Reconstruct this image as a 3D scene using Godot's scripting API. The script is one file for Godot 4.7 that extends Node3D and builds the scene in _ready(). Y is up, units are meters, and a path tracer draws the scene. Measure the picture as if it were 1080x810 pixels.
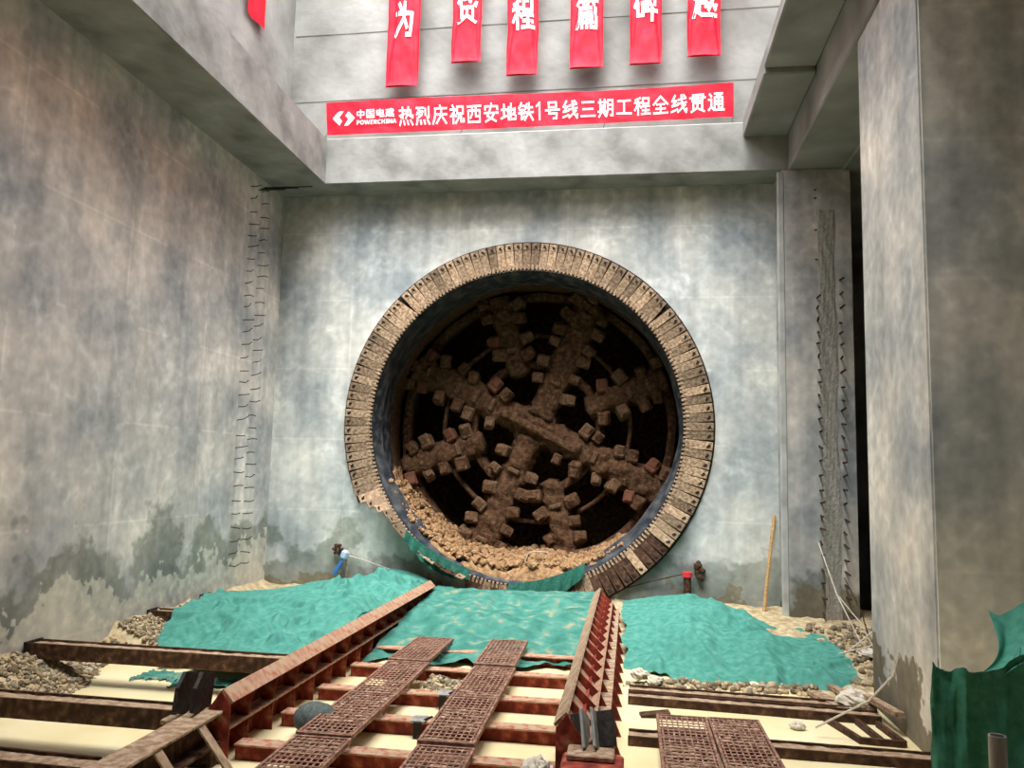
extends Node3D
# Shaft of a metro works: y is up, the portal's axis is the line x = 0, y = 0, the back wall is z = 0, the camera looks towards -z.

var rng := RandomNumberGenerator.new()
var taken := {}
var M := {}

# ---------------------------------------------------------------- mesh builder
class MB:
	var v := PackedVector3Array()
	var uv := PackedVector2Array()
	func tri(a: Vector3, b: Vector3, c: Vector3) -> void:
		v.append(a); v.append(b); v.append(c)
	func quad(a: Vector3, b: Vector3, c: Vector3, d: Vector3) -> void:
		tri(a, b, c); tri(a, c, d)
	func quad_to(a: Vector3, b: Vector3, c: Vector3, d: Vector3, out: Vector3) -> void:
		if (c - a).cross(b - a).dot(out) < 0.0: quad(a, d, c, b)
		else: quad(a, b, c, d)
	func box(o: Vector3, s: Vector3, bs := Basis()) -> void:
		var h := s * 0.5
		for ax in 3:
			for sg in [-1.0, 1.0]:
				var n := Vector3.ZERO; n[ax] = sg * h[ax]
				var u := Vector3.ZERO; u[(ax + 1) % 3] = h[(ax + 1) % 3]
				var w := Vector3.ZERO; w[(ax + 2) % 3] = h[(ax + 2) % 3]
				quad_to(o + bs * (n - u - w), o + bs * (n + u - w), o + bs * (n + u + w), o + bs * (n - u + w), bs * n)
	func cbox(o: Vector3, s: Vector3, c: float, bs := Basis()) -> void:
		# box with chamfered edges
		var h := s * 0.5
		for ax in 3:
			var i := (ax + 1) % 3
			var j := (ax + 2) % 3
			for sg in [-1.0, 1.0]:
				var q := []
				for k in [[-1, -1], [1, -1], [1, 1], [-1, 1]]:
					var p := Vector3.ZERO
					p[ax] = sg * h[ax]; p[i] = k[0] * (h[i] - c); p[j] = k[1] * (h[j] - c)
					q.append(o + bs * p)
				var n := Vector3.ZERO; n[ax] = sg
				quad_to(q[0], q[1], q[2], q[3], bs * n)
			for a in [-1.0, 1.0]:
				for b in [-1.0, 1.0]:
					var q := []
					for k in [-1.0, 1.0]:
						var p := Vector3.ZERO
						p[ax] = k * (h[ax] - c); p[i] = a * h[i]; p[j] = b * (h[j] - c)
						var r := p
						r[i] = a * (h[i] - c); r[j] = b * h[j]
						q.append(o + bs * p); q.append(o + bs * r)
					var n := Vector3.ZERO; n[i] = a; n[j] = b
					quad_to(q[0], q[1], q[3], q[2], bs * n)
		for a in [-1.0, 1.0]:
			for b in [-1.0, 1.0]:
				for d in [-1.0, 1.0]:
					var sg := Vector3(a, b, d)
					var q := []
					for ax in 3:
						var p := Vector3(a * (h.x - c), b * (h.y - c), d * (h.z - c))
						p[ax] = sg[ax] * h[ax]
						q.append(o + bs * p)
					if (q[2] - q[0]).cross(q[1] - q[0]).dot(bs * sg) < 0.0: tri(q[0], q[2], q[1])
					else: tri(q[0], q[1], q[2])
	func bar(a: Vector3, b: Vector3, w: float, h: float, up := Vector3.UP) -> void:
		var d := (b - a).normalized()
		var s := d.cross(up).normalized()
		if s.length() < 0.5: s = d.cross(Vector3.RIGHT).normalized()
		box((a + b) * 0.5, Vector3(w, h, a.distance_to(b)), Basis(s, s.cross(d), -d))
	func tube(pts: Array, r: float, n := 8, caps := true) -> void:
		var rings := []
		for k in pts.size():
			var d: Vector3 = (pts[mini(k + 1, pts.size() - 1)] - pts[maxi(k - 1, 0)]).normalized()
			var s := d.cross(Vector3(0.13, 0.97, 0.21)).normalized()
			var t := d.cross(s)
			var ring := []
			for i in n:
				var a := TAU * i / n
				ring.append(pts[k] + (s * cos(a) + t * sin(a)) * r)
			rings.append(ring)
		for k in pts.size() - 1:
			for i in n:
				var j := (i + 1) % n
				var out: Vector3 = (rings[k][i] + rings[k][j]) * 0.5 - pts[k]
				quad_to(rings[k][i], rings[k][j], rings[k + 1][j], rings[k + 1][i], out)
		if caps:
			for k in [0, pts.size() - 1]:
				var d: Vector3 = (pts[0] - pts[1]) if k == 0 else (pts[k] - pts[k - 1])
				for i in n:
					var a: Vector3 = rings[k][i]
					var b: Vector3 = rings[k][(i + 1) % n]
					if (b - pts[k]).cross(a - pts[k]).dot(d) < 0.0: tri(pts[k], b, a)
					else: tri(pts[k], a, b)
	func prism(poly: PackedVector2Array, o: Vector3, ex: Vector3, ey: Vector3, along: Vector3) -> void:
		# polygon in the plane (ex, ey) at o, pushed along
		var n := poly.size()
		var c := Vector2.ZERO
		for p in poly: c += p / n
		var pt := func(p: Vector2) -> Vector3: return o + ex * p.x + ey * p.y
		var turn := 0.0
		for i in n: turn += poly[i].cross(poly[(i + 1) % n])
		for i in n:
			var a: Vector2 = poly[i]
			var b: Vector2 = poly[(i + 1) % n]
			var e := (b - a) * signf(turn)
			var out := ex * e.y - ey * e.x
			quad_to(pt.call(a), pt.call(b), pt.call(b) + along, pt.call(a) + along, out)
		var t := Geometry2D.triangulate_polygon(poly)
		for k in range(0, t.size(), 3):
			var a: Vector3 = pt.call(poly[t[k]])
			var b: Vector3 = pt.call(poly[t[k + 1]])
			var d: Vector3 = pt.call(poly[t[k + 2]])
			if (d - a).cross(b - a).dot(-along) < 0.0:
				var sw := b; b = d; d = sw
			tri(a, b, d); tri(a + along, d + along, b + along)
	func grid(nu: int, nv: int, f: Callable, up: Vector3) -> void:
		var pts := []
		for j in nv + 1:
			var row := []
			for i in nu + 1: row.append(f.call(float(i) / nu, float(j) / nv))
			pts.append(row)
		for j in nv:
			for i in nu:
				if up == Vector3.ZERO: quad(pts[j][i], pts[j][i + 1], pts[j + 1][i + 1], pts[j + 1][i])
				else: quad_to(pts[j][i], pts[j][i + 1], pts[j + 1][i + 1], pts[j + 1][i], up)
	func mesh(origin := Vector3.ZERO, smooth := false) -> ArrayMesh:
		if smooth:
			var st := SurfaceTool.new()
			st.begin(Mesh.PRIMITIVE_TRIANGLES)
			st.set_smooth_group(0)
			for p in v: st.add_vertex(p - origin)
			st.generate_normals()
			st.index()
			return st.commit()
		var vs := PackedVector3Array(); vs.resize(v.size())
		var ns := PackedVector3Array(); ns.resize(v.size())
		for k in range(0, v.size(), 3):
			var n := (v[k + 2] - v[k]).cross(v[k + 1] - v[k]).normalized()
			for q in 3:
				vs[k + q] = v[k + q] - origin
				ns[k + q] = n
		var arr := []
		arr.resize(Mesh.ARRAY_MAX)
		arr[Mesh.ARRAY_VERTEX] = vs
		arr[Mesh.ARRAY_NORMAL] = ns
		if uv.size() == v.size(): arr[Mesh.ARRAY_TEX_UV] = uv
		var m := ArrayMesh.new()
		m.add_surface_from_arrays(Mesh.PRIMITIVE_TRIANGLES, arr)
		return m

# ---------------------------------------------------------------- scene helpers
func numbered(called: String) -> String:
	if not taken.has(called):
		taken[called] = 0
		return called
	taken[called] += 1
	return "%s_%03d" % [called, taken[called]]

func tag(o: Node, label: String, category: String, group := "") -> Node:
	o.set_meta("label", label); o.set_meta("category", category)
	if group: o.set_meta("group", group)
	return o

func thing(called: String, label: String, category: String, at: Vector3, group := "") -> Node3D:
	var o := Node3D.new(); o.name = numbered(called); add_child(o)
	o.position = at
	tag(o, label, category, group)
	return o

func part(called: String, mesh: Mesh, m: Material, parent: Node3D, at := Vector3.ZERO) -> MeshInstance3D:
	var o := MeshInstance3D.new(); o.name = called
	o.mesh = mesh; o.material_override = m; o.position = at
	parent.add_child(o, true)
	return o

func single(called: String, mb: MB, m: Material, label: String, category: String, at: Vector3, group := "", smooth := false) -> MeshInstance3D:
	var o := part(numbered(called), mb.mesh(at, smooth), m, self, at)
	tag(o, label, category, group)
	return o

func struct(called: String, mesh: Mesh, m: Material, label := "", category := "") -> MeshInstance3D:
	var o := part(called, mesh, m, self)
	o.set_meta("kind", "structure")
	if label: tag(o, label, category)
	return o

# ---------------------------------------------------------------- materials
func noise(sd: int, freq: float, oct := 4, type := FastNoiseLite.TYPE_SIMPLEX_SMOOTH, ridged := false) -> FastNoiseLite:
	var n := FastNoiseLite.new()
	n.seed = sd; n.frequency = freq; n.noise_type = type
	n.fractal_type = FastNoiseLite.FRACTAL_RIDGED if ridged else FastNoiseLite.FRACTAL_FBM
	n.fractal_octaves = oct
	return n

func ntex(sd: int, freq: float, stops: Array, oct := 5, normal := false, bump := 4.0, size := 512) -> NoiseTexture2D:
	var t := NoiseTexture2D.new()
	t.width = size; t.height = size; t.seamless = true
	t.noise = noise(sd, freq, oct)
	if normal:
		t.as_normal_map = true; t.bump_strength = bump
	else:
		var g := Gradient.new()
		var offs := PackedFloat32Array(); var cols := PackedColorArray()
		for s in stops:
			offs.append(s[0]); cols.append(s[1])
		g.offsets = offs; g.colors = cols
		t.color_ramp = g
	return t

func nmat(sd: int, tile: float, freq: float, stops: Array, rough: float, opts := {}) -> StandardMaterial3D:
	var m := StandardMaterial3D.new()
	m.albedo_texture = ntex(sd, freq, stops, opts.get("oct", 5))
	m.uv1_triplanar = true; m.uv1_world_triplanar = true
	m.uv1_scale = Vector3.ONE / tile
	m.roughness = rough
	m.metallic = opts.get("metal", 0.0)
	m.metallic_specular = opts.get("spec", 0.3)
	if opts.has("bump"):
		m.normal_enabled = true
		m.normal_texture = ntex(sd + 50, opts.get("bfreq", freq * 2.0), [], 5, true, opts.bump)
	return m

func c(r: int, g: int, b: int) -> Color: return Color8(r, g, b)

func wall_texture(W: int, H: int, wm: float, hm: float, y0: float, sd: int, o: Dictionary) -> ImageTexture:
	# concrete of one wall: cloudiness, run-off streaks, trowel arcs, form joints, lime bloom, a damp foot with a ragged outline
	var px := W / wm
	var a := noise(sd, 0.45 / px, 5).get_image(W, H, false, false, true).get_data()
	var b := noise(sd + 1, 4.0 / px, 4).get_image(W, H, false, false, true).get_data()
	var im := noise(sd + 2, 2.2 / px, 4).get_image(W, maxi(H / 14, 4), false, false, true)
	im.resize(W, H, Image.INTERPOLATE_CUBIC)
	var s := im.get_data()
	var tr := noise(sd + 3, 0.9 / px, 3, FastNoiseLite.TYPE_SIMPLEX_SMOOTH, true).get_image(W, H, false, false, true).get_data()
	var d := noise(sd + 4, 0.7 / px, 5).get_image(W, H, false, false, true).get_data()
	var base: Color = o.get("base", Color(0.66, 0.655, 0.63))
	var mud: Color = o.get("mud", Color(0.43, 0.40, 0.33))
	var damp: float = o.get("damp", -99.0)
	var crust: float = o.get("crust", -99.0)
	var bloom: float = o.get("bloom", 0.10)
	var step_x: float = o.get("step_x", 2.4)
	var step_y: float = o.get("step_y", 1.55)
	var joint: float = o.get("joint", 0.0)
	var out := PackedByteArray(); out.resize(W * H * 3)
	var k := 0
	for j in H:
		var Y := y0 + hm * (1.0 - (j + 0.5) / H)
		var jy := absf(fposmod(Y + 0.4, step_y) - 0.02) < 0.022
		for i in W:
			var na := a[k] / 255.0 - 0.5
			var nb := b[k] / 255.0 - 0.5
			var nd := d[k] / 255.0
			var l := 1.0 + na * 0.36 + nb * 0.16 + (s[k] / 255.0 - 0.5) * 0.16
			var t := tr[k] / 255.0
			l += pow(t, 5.0) * 0.12
			if nd > 0.62: l += minf((nd - 0.62) * 4.0, 1.0) * bloom * (0.6 + nb)
			var X := wm * (i + 0.5) / W
			if joint > 0.0 and (jy or absf(fposmod(X + 0.7, step_x) - 0.02) < 0.022) and na + nb * 0.4 > -0.06: l += joint
			var r := base.r * l
			var g := base.g * l
			var bl := base.b * l
			var warm := na * 0.05
			r += warm; bl -= warm
			if Y < crust + nd * 1.1 + nb * 0.5:
				var q := 0.55 + nb * 0.8
				r = lerpf(r, 0.70 + nb * 0.3, q); g = lerpf(g, 0.68 + nb * 0.3, q); bl = lerpf(bl, 0.60 + nb * 0.3, q)
			elif Y < damp + (nd - 0.5) * 1.7 + nb * 0.5:
				var q2 := clampf((damp + (nd - 0.5) * 1.7 + nb * 0.5 - Y) * 3.5, 0.0, 1.0)
				q2 *= 0.55 + 0.45 * clampf(t * 1.6 - 0.2, 0.0, 1.0)
				r *= 1.0 - 0.30 * q2; g *= 1.0 - 0.28 * q2; bl *= 1.0 - 0.31 * q2
			var mudline: float = o.get("mudline", -99.0) + (nd - 0.5) * 1.2 + nb * 0.5
			if Y < mudline:
				var q3 := clampf((mudline - Y) * 9.0, 0.0, 0.85)
				r = lerpf(r, mud.r * l, q3); g = lerpf(g, mud.g * l, q3); bl = lerpf(bl, mud.b * l, q3)
			out[k * 3] = int(clampf(r, 0.02, 1.0) * 255.0)
			out[k * 3 + 1] = int(clampf(g, 0.02, 1.0) * 255.0)
			out[k * 3 + 2] = int(clampf(bl, 0.02, 1.0) * 255.0)
			k += 1
	return ImageTexture.create_from_image(Image.create_from_data(W, H, false, Image.FORMAT_RGB8, out))

func wall_mat(W: int, H: int, wm: float, hm: float, y0: float, sd: int, o: Dictionary) -> StandardMaterial3D:
	var m := StandardMaterial3D.new()
	m.albedo_texture = wall_texture(W, H, wm, hm, y0, sd, o)
	m.roughness = 0.88
	m.metallic_specular = 0.25
	m.texture_repeat = false
	return m

func make_materials() -> void:
	M.concrete = nmat(11, 7.0, 0.006, [[0.0, c(112, 112, 107)], [0.4, c(140, 140, 134)], [0.6, c(150, 150, 145)], [1.0, c(174, 174, 168)]], 0.9, {"bump": 0.6, "bfreq": 0.04})
	M.beam = nmat(12, 5.0, 0.008, [[0.0, c(112, 112, 107)], [0.45, c(142, 142, 136)], [0.7, c(152, 152, 146)], [1.0, c(170, 170, 163)]], 0.9, {"bump": 0.7, "bfreq": 0.03})
	M.pale_concrete = nmat(15, 3.0, 0.01, [[0.0, c(150, 150, 144)], [1.0, c(196, 196, 190)]], 0.9)
	M.dark_concrete = nmat(13, 6.0, 0.007, [[0.0, c(92, 90, 85)], [0.5, c(118, 116, 110)], [1.0, c(146, 144, 137)]], 0.9)
	M.rough_patch = nmat(14, 2.0, 0.03, [[0.0, c(138, 134, 124)], [1.0, c(172, 168, 158)]], 0.95, {"bump": 3.0})
	M.rust = nmat(21, 1.6, 0.02, [[0.0, c(44, 31, 24)], [0.5, c(74, 52, 38)], [0.75, c(96, 70, 52)], [1.0, c(124, 98, 76)]], 0.75, {"metal": 0.2, "bump": 3.0})
	M.red = nmat(22, 1.7, 0.016, [[0.0, c(74, 30, 24)], [0.42, c(116, 46, 35)], [0.62, c(140, 60, 45)], [0.8, c(158, 86, 64)], [1.0, c(166, 124, 96)]], 0.7, {"bump": 2.0})
	M.red_dusty = nmat(23, 1.2, 0.018, [[0.0, c(138, 68, 52)], [0.32, c(164, 104, 82)], [0.43, c(166, 134, 108)], [1.0, c(180, 156, 128)]], 0.85, {"bump": 4.0})
	M.dusty = nmat(24, 1.4, 0.02, [[0.0, c(112, 88, 66)], [0.35, c(142, 116, 92)], [0.6, c(164, 140, 114)], [1.0, c(190, 170, 142)]], 0.92, {"bump": 6.0})
	M.black_steel = nmat(25, 1.2, 0.02, [[0.0, c(26, 23, 21)], [0.6, c(46, 40, 36)], [1.0, c(84, 74, 64)]], 0.6, {"metal": 0.3, "bump": 2.0})
	M.grey_steel = nmat(26, 1.2, 0.02, [[0.0, c(120, 118, 112)], [0.6, c(160, 158, 152)], [1.0, c(190, 188, 180)]], 0.55, {"metal": 0.4})
	M.sleeve = nmat(27, 2.5, 0.014, [[0.0, c(34, 37, 42)], [0.45, c(60, 64, 70)], [0.62, c(92, 94, 96)], [1.0, c(128, 122, 110)]], 0.5, {"metal": 0.35, "bump": 3.0})
	M.grate = nmat(28, 1.1, 0.02, [[0.0, c(92, 62, 52)], [0.5, c(132, 98, 82)], [0.7, c(154, 120, 100)], [1.0, c(180, 154, 130)]], 0.8, {"metal": 0.1})
	M.mud = nmat(31, 1.5, 0.02, [[0.0, c(50, 33, 22)], [0.5, c(84, 59, 40)], [0.75, c(106, 77, 54)], [1.0, c(130, 98, 70)]], 0.9, {"bump": 8.0, "bfreq": 0.05})
	M.cutter = nmat(33, 0.9, 0.02, [[0.0, c(70, 48, 33)], [0.6, c(106, 80, 58)], [1.0, c(146, 120, 92)]], 0.85, {"bump": 4.0})
	M.cutter_red = nmat(34, 0.7, 0.02, [[0.0, c(70, 46, 33)], [0.6, c(104, 76, 55)], [0.66, c(128, 52, 44)], [1.0, c(150, 58, 50)]], 0.8)
	M.soil = nmat(35, 1.3, 0.02, [[0.0, c(104, 76, 50)], [0.4, c(146, 112, 78)], [0.7, c(172, 138, 100)], [1.0, c(198, 168, 130)]], 0.95, {"bump": 10.0, "bfreq": 0.05})
	M.ground = nmat(36, 2.2, 0.02, [[0.0, c(132, 112, 82)], [0.45, c(172, 152, 116)], [0.7, c(192, 174, 138)], [1.0, c(212, 198, 168)]], 0.9, {"bump": 8.0, "bfreq": 0.05})
	M.gravel = nmat(37, 0.35, 0.03, [[0.0, c(150, 142, 124)], [0.5, c(190, 180, 158)], [1.0, c(226, 218, 198)]], 0.9)
	M.water = nmat(38, 5.0, 0.008, [[0.0, c(222, 204, 154)], [0.5, c(232, 216, 168)], [1.0, c(240, 226, 184)]], 0.22, {"spec": 0.5, "oct": 3})
	M.tarp = nmat(41, 3.2, 0.016, [[0.0, c(38, 92, 79)], [0.4, c(58, 115, 101)], [0.6, c(72, 126, 112)], [0.72, c(84, 132, 118)], [0.79, c(140, 134, 102)], [1.0, c(160, 144, 110)]], 0.85, {"bump": 1.0, "bfreq": 0.1, "oct": 6})
	M.tarp_clean = nmat(42, 1.6, 0.02, [[0.0, c(48, 108, 94)], [0.5, c(68, 130, 115)], [0.85, c(88, 144, 129)], [1.0, c(122, 150, 132)]], 0.85, {"bump": 1.0, "bfreq": 0.12})
	M.net = nmat(43, 0.9, 0.02, [[0.0, c(66, 140, 118)], [0.5, c(84, 162, 138)], [1.0, c(110, 182, 160)]], 0.8, {"bump": 1.5, "bfreq": 0.15})
	M.net.backlight = Color(0.3, 0.62, 0.52)
	M.net_dark = nmat(49, 0.9, 0.02, [[0.0, c(22, 66, 54)], [0.5, c(34, 84, 70)], [1.0, c(56, 110, 94)]], 0.85, {"bump": 1.5, "bfreq": 0.15})
	M.banner = nmat(44, 2.0, 0.01, [[0.0, c(206, 16, 38)], [0.5, c(222, 24, 48)], [1.0, c(234, 40, 64)]], 0.6)
	M.banner.backlight = Color(0.45, 0.05, 0.08)
	M.white = StandardMaterial3D.new(); M.white.albedo_color = c(244, 236, 236); M.white.roughness = 0.7
	M.wood = nmat(45, 0.8, 0.02, [[0.0, c(140, 104, 64)], [0.5, c(186, 148, 98)], [1.0, c(212, 178, 130)]], 0.85)
	M.plate = []
	for k in 5:
		var w: float = [0.74, 0.82, 0.9, 0.97, 1.06][k]
		var f := func(r: float, g: float, b: float) -> Color: return Color8(int(minf(r * w, 255)), int(minf(g * w, 255)), int(minf(b * w, 255)))
		M.plate.append(nmat(60 + k, 0.8, 0.018, [[0.0, f.call(104, 80, 58)], [0.45, f.call(154, 128, 100)], [0.7, f.call(176, 152, 124)], [1.0, f.call(202, 184, 158)]], 0.85, {"bump": 3.0}))
	M.pale = nmat(46, 0.6, 0.02, [[0.0, c(168, 156, 136)], [1.0, c(220, 212, 196)]], 0.9)
	M.blue = StandardMaterial3D.new(); M.blue.albedo_color = c(58, 112, 176); M.blue.roughness = 0.5
	M.pale_blue = StandardMaterial3D.new(); M.pale_blue.albedo_color = c(178, 196, 220); M.pale_blue.roughness = 0.5
	M.cap_red = StandardMaterial3D.new(); M.cap_red.albedo_color = c(206, 50, 54); M.cap_red.roughness = 0.6
	M.bag = nmat(47, 0.5, 0.02, [[0.0, c(58, 66, 64)], [1.0, c(104, 112, 106)]], 0.8)
	M.pipe = StandardMaterial3D.new(); M.pipe.albedo_color = c(196, 194, 196); M.pipe.metallic = 0.7; M.pipe.roughness = 0.45

# ---------------------------------------------------------------- the setting
func rect_wall(mb: MB, a: Vector3, b: Vector3, cc: Vector3, d: Vector3, nrm: Vector3, thick: float) -> void:
	# a,b,c,d: lower left, lower right, upper right, upper left of the seen face (uv 0..1); the slab runs back by thick
	var q := [a, b, cc, d]
	var u := [Vector2(0, 1), Vector2(1, 1), Vector2(1, 0), Vector2(0, 0)]
	var put := func(i: int, back: bool) -> void:
		mb.v.append(q[i] - (nrm * thick if back else Vector3.ZERO)); mb.uv.append(u[i])
	var order := [0, 1, 2, 0, 2, 3]
	if (cc - a).cross(b - a).dot(nrm) < 0.0: order = [0, 2, 1, 0, 3, 2]
	for i in order: put.call(i, false)
	order.reverse()
	for i in order: put.call(i, true)
	for e in 4:
		var f := (e + 1) % 4
		var mid: Vector3 = (q[e] + q[f]) * 0.5 - (q[0] + q[2]) * 0.5
		var p := [q[e], q[f], q[f] - nrm * thick, q[e] - nrm * thick]
		var uu := [u[e], u[f], u[f], u[e]]
		var oo := [0, 1, 2, 0, 2, 3]
		if (p[2] - p[0]).cross(p[1] - p[0]).dot(mid) < 0.0: oo = [0, 2, 1, 0, 3, 2]
		for i in oo:
			mb.v.append(p[i]); mb.uv.append(uu[i])

const SUN_EL := 1.20     # height of the hazy sun
const FL := -4.4        # underside of the pit
const ROOF_Z := 11.9    # where the open part of the shaft ends
const TOP := 12.5       # ground level, where the shaft opens to the sky

func build_setting() -> void:
	# left wall
	var mb := MB.new()
	rect_wall(mb, Vector3(-5.65, FL, 12), Vector3(-5.65, FL, 0), Vector3(-5.65, 5.15, 0), Vector3(-5.65, 5.15, 12), Vector3.RIGHT, 0.6)
	var wl := struct("wall_left", mb.mesh(), wall_mat(840, 668, 12.0, 9.55, FL, 101, {"damp": -2.0, "crust": -3.35, "joint": 0.06, "bloom": 0.12, "base": Color(0.745, 0.73, 0.705)}), "grey concrete shaft wall with damp foot and rebar stubs", "wall")
	# back wall with the round hole
	mb = MB.new()
	var R := 3.40
	var x0 := -5.65; var x1 := 5.4; var y0 := FL; var y1 := 5.15
	var N := 96
	var edge := func(a: float) -> Vector2:
		var dx := cos(a); var dy := sin(a)
		var t := 1e9
		if dx > 1e-6: t = minf(t, x1 / dx)
		elif dx < -1e-6: t = minf(t, x0 / dx)
		if dy > 1e-6: t = minf(t, y1 / dy)
		elif dy < -1e-6: t = minf(t, y0 / dy)
		return Vector2(dx, dy) * t
	var angs := []
	for i in N: angs.append(TAU * i / N)
	for cr in [Vector2(x1, y1), Vector2(x0, y1), Vector2(x0, y0), Vector2(x1, y0)]: angs.append(fposmod(cr.angle(), TAU))
	angs.sort()
	for i in angs.size():
		var a0: float = angs[i]; var a1: float = angs[(i + 1) % angs.size()]
		var q := [Vector2(cos(a0), sin(a0)) * R, edge.call(a0), edge.call(a1), Vector2(cos(a1), sin(a1)) * R]
		for back in [false, true]:
			for t in ([0, 2, 1, 0, 3, 2] if not back else [0, 1, 2, 0, 2, 3]):
				mb.v.append(Vector3(q[t].x, q[t].y, -0.7 if back else 0.0))
				mb.uv.append(Vector2((q[t].x - x0) / (x1 - x0), (y1 - q[t].y) / (y1 - y0)))
		for t in [0, 1, 2, 0, 2, 3]:
			var p := [Vector3(q[3].x, q[3].y, 0), Vector3(q[0].x, q[0].y, 0), Vector3(q[0].x, q[0].y, -0.7), Vector3(q[3].x, q[3].y, -0.7)]
			mb.v.append(p[t]); mb.uv.append(Vector2(0.5, 0.5))
	struct("wall_back", mb.mesh(), wall_mat(800, 691, 11.05, 9.55, FL, 131, {"damp": -2.5, "crust": -99.0, "mudline": -3.5, "joint": 0.05, "bloom": 0.16, "base": Color(0.70, 0.71, 0.69)}), "grey concrete end wall pierced by the round tunnel portal", "wall")
	# pilaster at the right end of the back wall, flush with the beam above
	mb = MB.new()
	rect_wall(mb, Vector3(5.22, FL, 0.74), Vector3(6.53, FL, 0.74), Vector3(6.53, 5.15, 0.74), Vector3(5.22, 5.15, 0.74), Vector3.BACK, 0.9)
	var wp := struct("wall_back_pilaster", mb.mesh(), wall_mat(180, 1200, 1.31, 9.55, FL, 151, {"damp": -2.9, "mudline": -3.2, "base": Color(0.66, 0.65, 0.63), "step_x": 9.0}), "narrow concrete pilaster with two rows of cut rebar", "wall")
	mb = MB.new()
	mb.grid(6, 60, func(u: float, w: float) -> Vector3: return Vector3(5.9 + u * 0.33 + 0.02 * sin(w * 17.0 + u * 3.0), -4.0 + w * 8.3, 0.742 + (0.012 if u > 0.05 and u < 0.95 else 0.0) + 0.008 * sin(w * 57.0 + u * 11.0)), Vector3.BACK)
	part("chiselled_strip", mb.mesh(), M.rough_patch, wp)
	mb = MB.new(); mb.cbox(Vector3(5.2, 0.37, 0.71), Vector3(0.13, 9.5, 0.09), 0.02)
	part("corner_render", mb.mesh(), M.pale_concrete, wp)
	# pillar on the right
	mb = MB.new()
	rect_wall(mb, Vector3(5.4, FL, 5.6), Vector3(5.4, FL, 7.87), Vector3(5.4, 5.15, 7.87), Vector3(5.4, 5.15, 5.6), Vector3.LEFT, 3.6)
	struct("wall_pillar", mb.mesh(), wall_mat(300, 1200, 2.27, 9.55, FL, 171, {"mudline": -3.2, "bloom": 0.06, "base": Color(0.75, 0.745, 0.715), "step_x": 9.0}), "big square concrete pillar with mud splashed foot", "wall")
	mb = MB.new()
	rect_wall(mb, Vector3(5.42, FL, 7.9), Vector3(9.0, FL, 7.9), Vector3(9.0, 5.15, 7.9), Vector3(5.42, 5.15, 7.9), Vector3.BACK, 0.03)
	struct("wall_pillar_front", mb.mesh(), wall_mat(420, 1100, 3.58, 9.55, FL, 181, {"mudline": -3.5, "joint": 0.03, "bloom": 0.08, "base": Color(0.75, 0.745, 0.715), "step_x": 9.0}), "unlit grey front of the concrete pillar", "wall")
	# beam ring, upper walls, slabs, roof and the closed hall behind the camera
	var blk := func(called: String, a: Vector3, b: Vector3, m: Material, label: String, cat: String) -> MeshInstance3D:
		var k := MB.new(); k.cbox((a + b) * 0.5, (b - a).abs(), 0.025)
		return struct(called, k.mesh(), m, label, cat)
	blk.call("trim_1", Vector3(-6.2, 5.15, -0.5), Vector3(-4.40, 6.2, 24), M.beam, "heavy concrete beam running along the left wall", "beam")
	blk.call("trim_2", Vector3(-4.45, 5.15, -0.6), Vector3(6.53, 6.2, 0.74), M.beam, "concrete beam across the end wall below the long banner", "beam")
	blk.call("trim_3", Vector3(5.35, 5.15, 0.74), Vector3(6.53, 6.25, 24), M.concrete, "concrete beam over the pillar on the right", "beam")
	blk.call("ceiling_slab_far", Vector3(4.48, 5.87, 0.74), Vector3(5.35, 6.25, 3.35), M.concrete, "lower concrete slab panel at the right edge of the opening", "slab")
	blk.call("ceiling_slab_near", Vector3(4.48, 5.98, 3.35), Vector3(5.35, 6.25, 24), M.concrete, "raised concrete slab panel at the right edge of the opening", "slab")
	# upper shaft
	blk.call("wall_left_upper", Vector3(-6.25, 6.1, -0.6), Vector3(-5.65, TOP, 24), M.concrete, "upper concrete wall on the left above the beam", "wall")
	blk.call("wall_back_upper", Vector3(-6.2, 6.15, -0.6), Vector3(6.5, TOP, 0.0), M.concrete, "upper concrete end wall behind the hanging banners", "wall")
	blk.call("wall_right_upper", Vector3(5.65, 6.2, -0.5), Vector3(6.53, TOP + 3.0, 24), M.concrete, "upper concrete wall on the right", "wall")
	blk.call("wall_front_upper", Vector3(-5.7, 5.15, ROOF_Z), Vector3(5.7, TOP - 3.0, ROOF_Z + 0.6), M.concrete, "upper concrete wall above the hall", "wall")
	# seams between casts on the upper back wall
	for s in [[Vector3(-5.6, 7.42, 0.004), Vector3(5.6, 7.48, 0.004)], [Vector3(-5.6, 9.05, 0.004), Vector3(5.6, 9.1, 0.004)]]:
		var k := MB.new(); k.bar(s[0], s[1], 0.012, 0.018)
		struct(numbered("trim_seam"), k.mesh(), M.dark_concrete, "thin cast joint on the upper end wall", "joint")
	# hall behind the camera and the dark passage on the right
	blk.call("ceiling", Vector3(-6.25, 5.1, ROOF_Z + 0.3), Vector3(9.6, 5.75, 24.3), M.concrete, "concrete roof of the hall", "ceiling")
	blk.call("ceiling_passage", Vector3(6.4, 5.12, -6.4), Vector3(9.6, 5.8, ROOF_Z + 0.6), M.concrete, "concrete roof of the side passage", "ceiling")
	blk.call("wall_right", Vector3(9.0, FL, -6.4), Vector3(9.6, 5.3, 24.3), M.concrete, "concrete wall of the side passage", "wall")
	blk.call("wall_passage", Vector3(6.0, FL, -6.4), Vector3(9.6, 5.3, -6), M.concrete, "end of the dark side passage", "wall")
	blk.call("wall_passage_side", Vector3(6.0, FL, -6.2), Vector3(6.52, 5.3, -0.1), M.concrete, "side of the dark passage", "wall")
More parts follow.
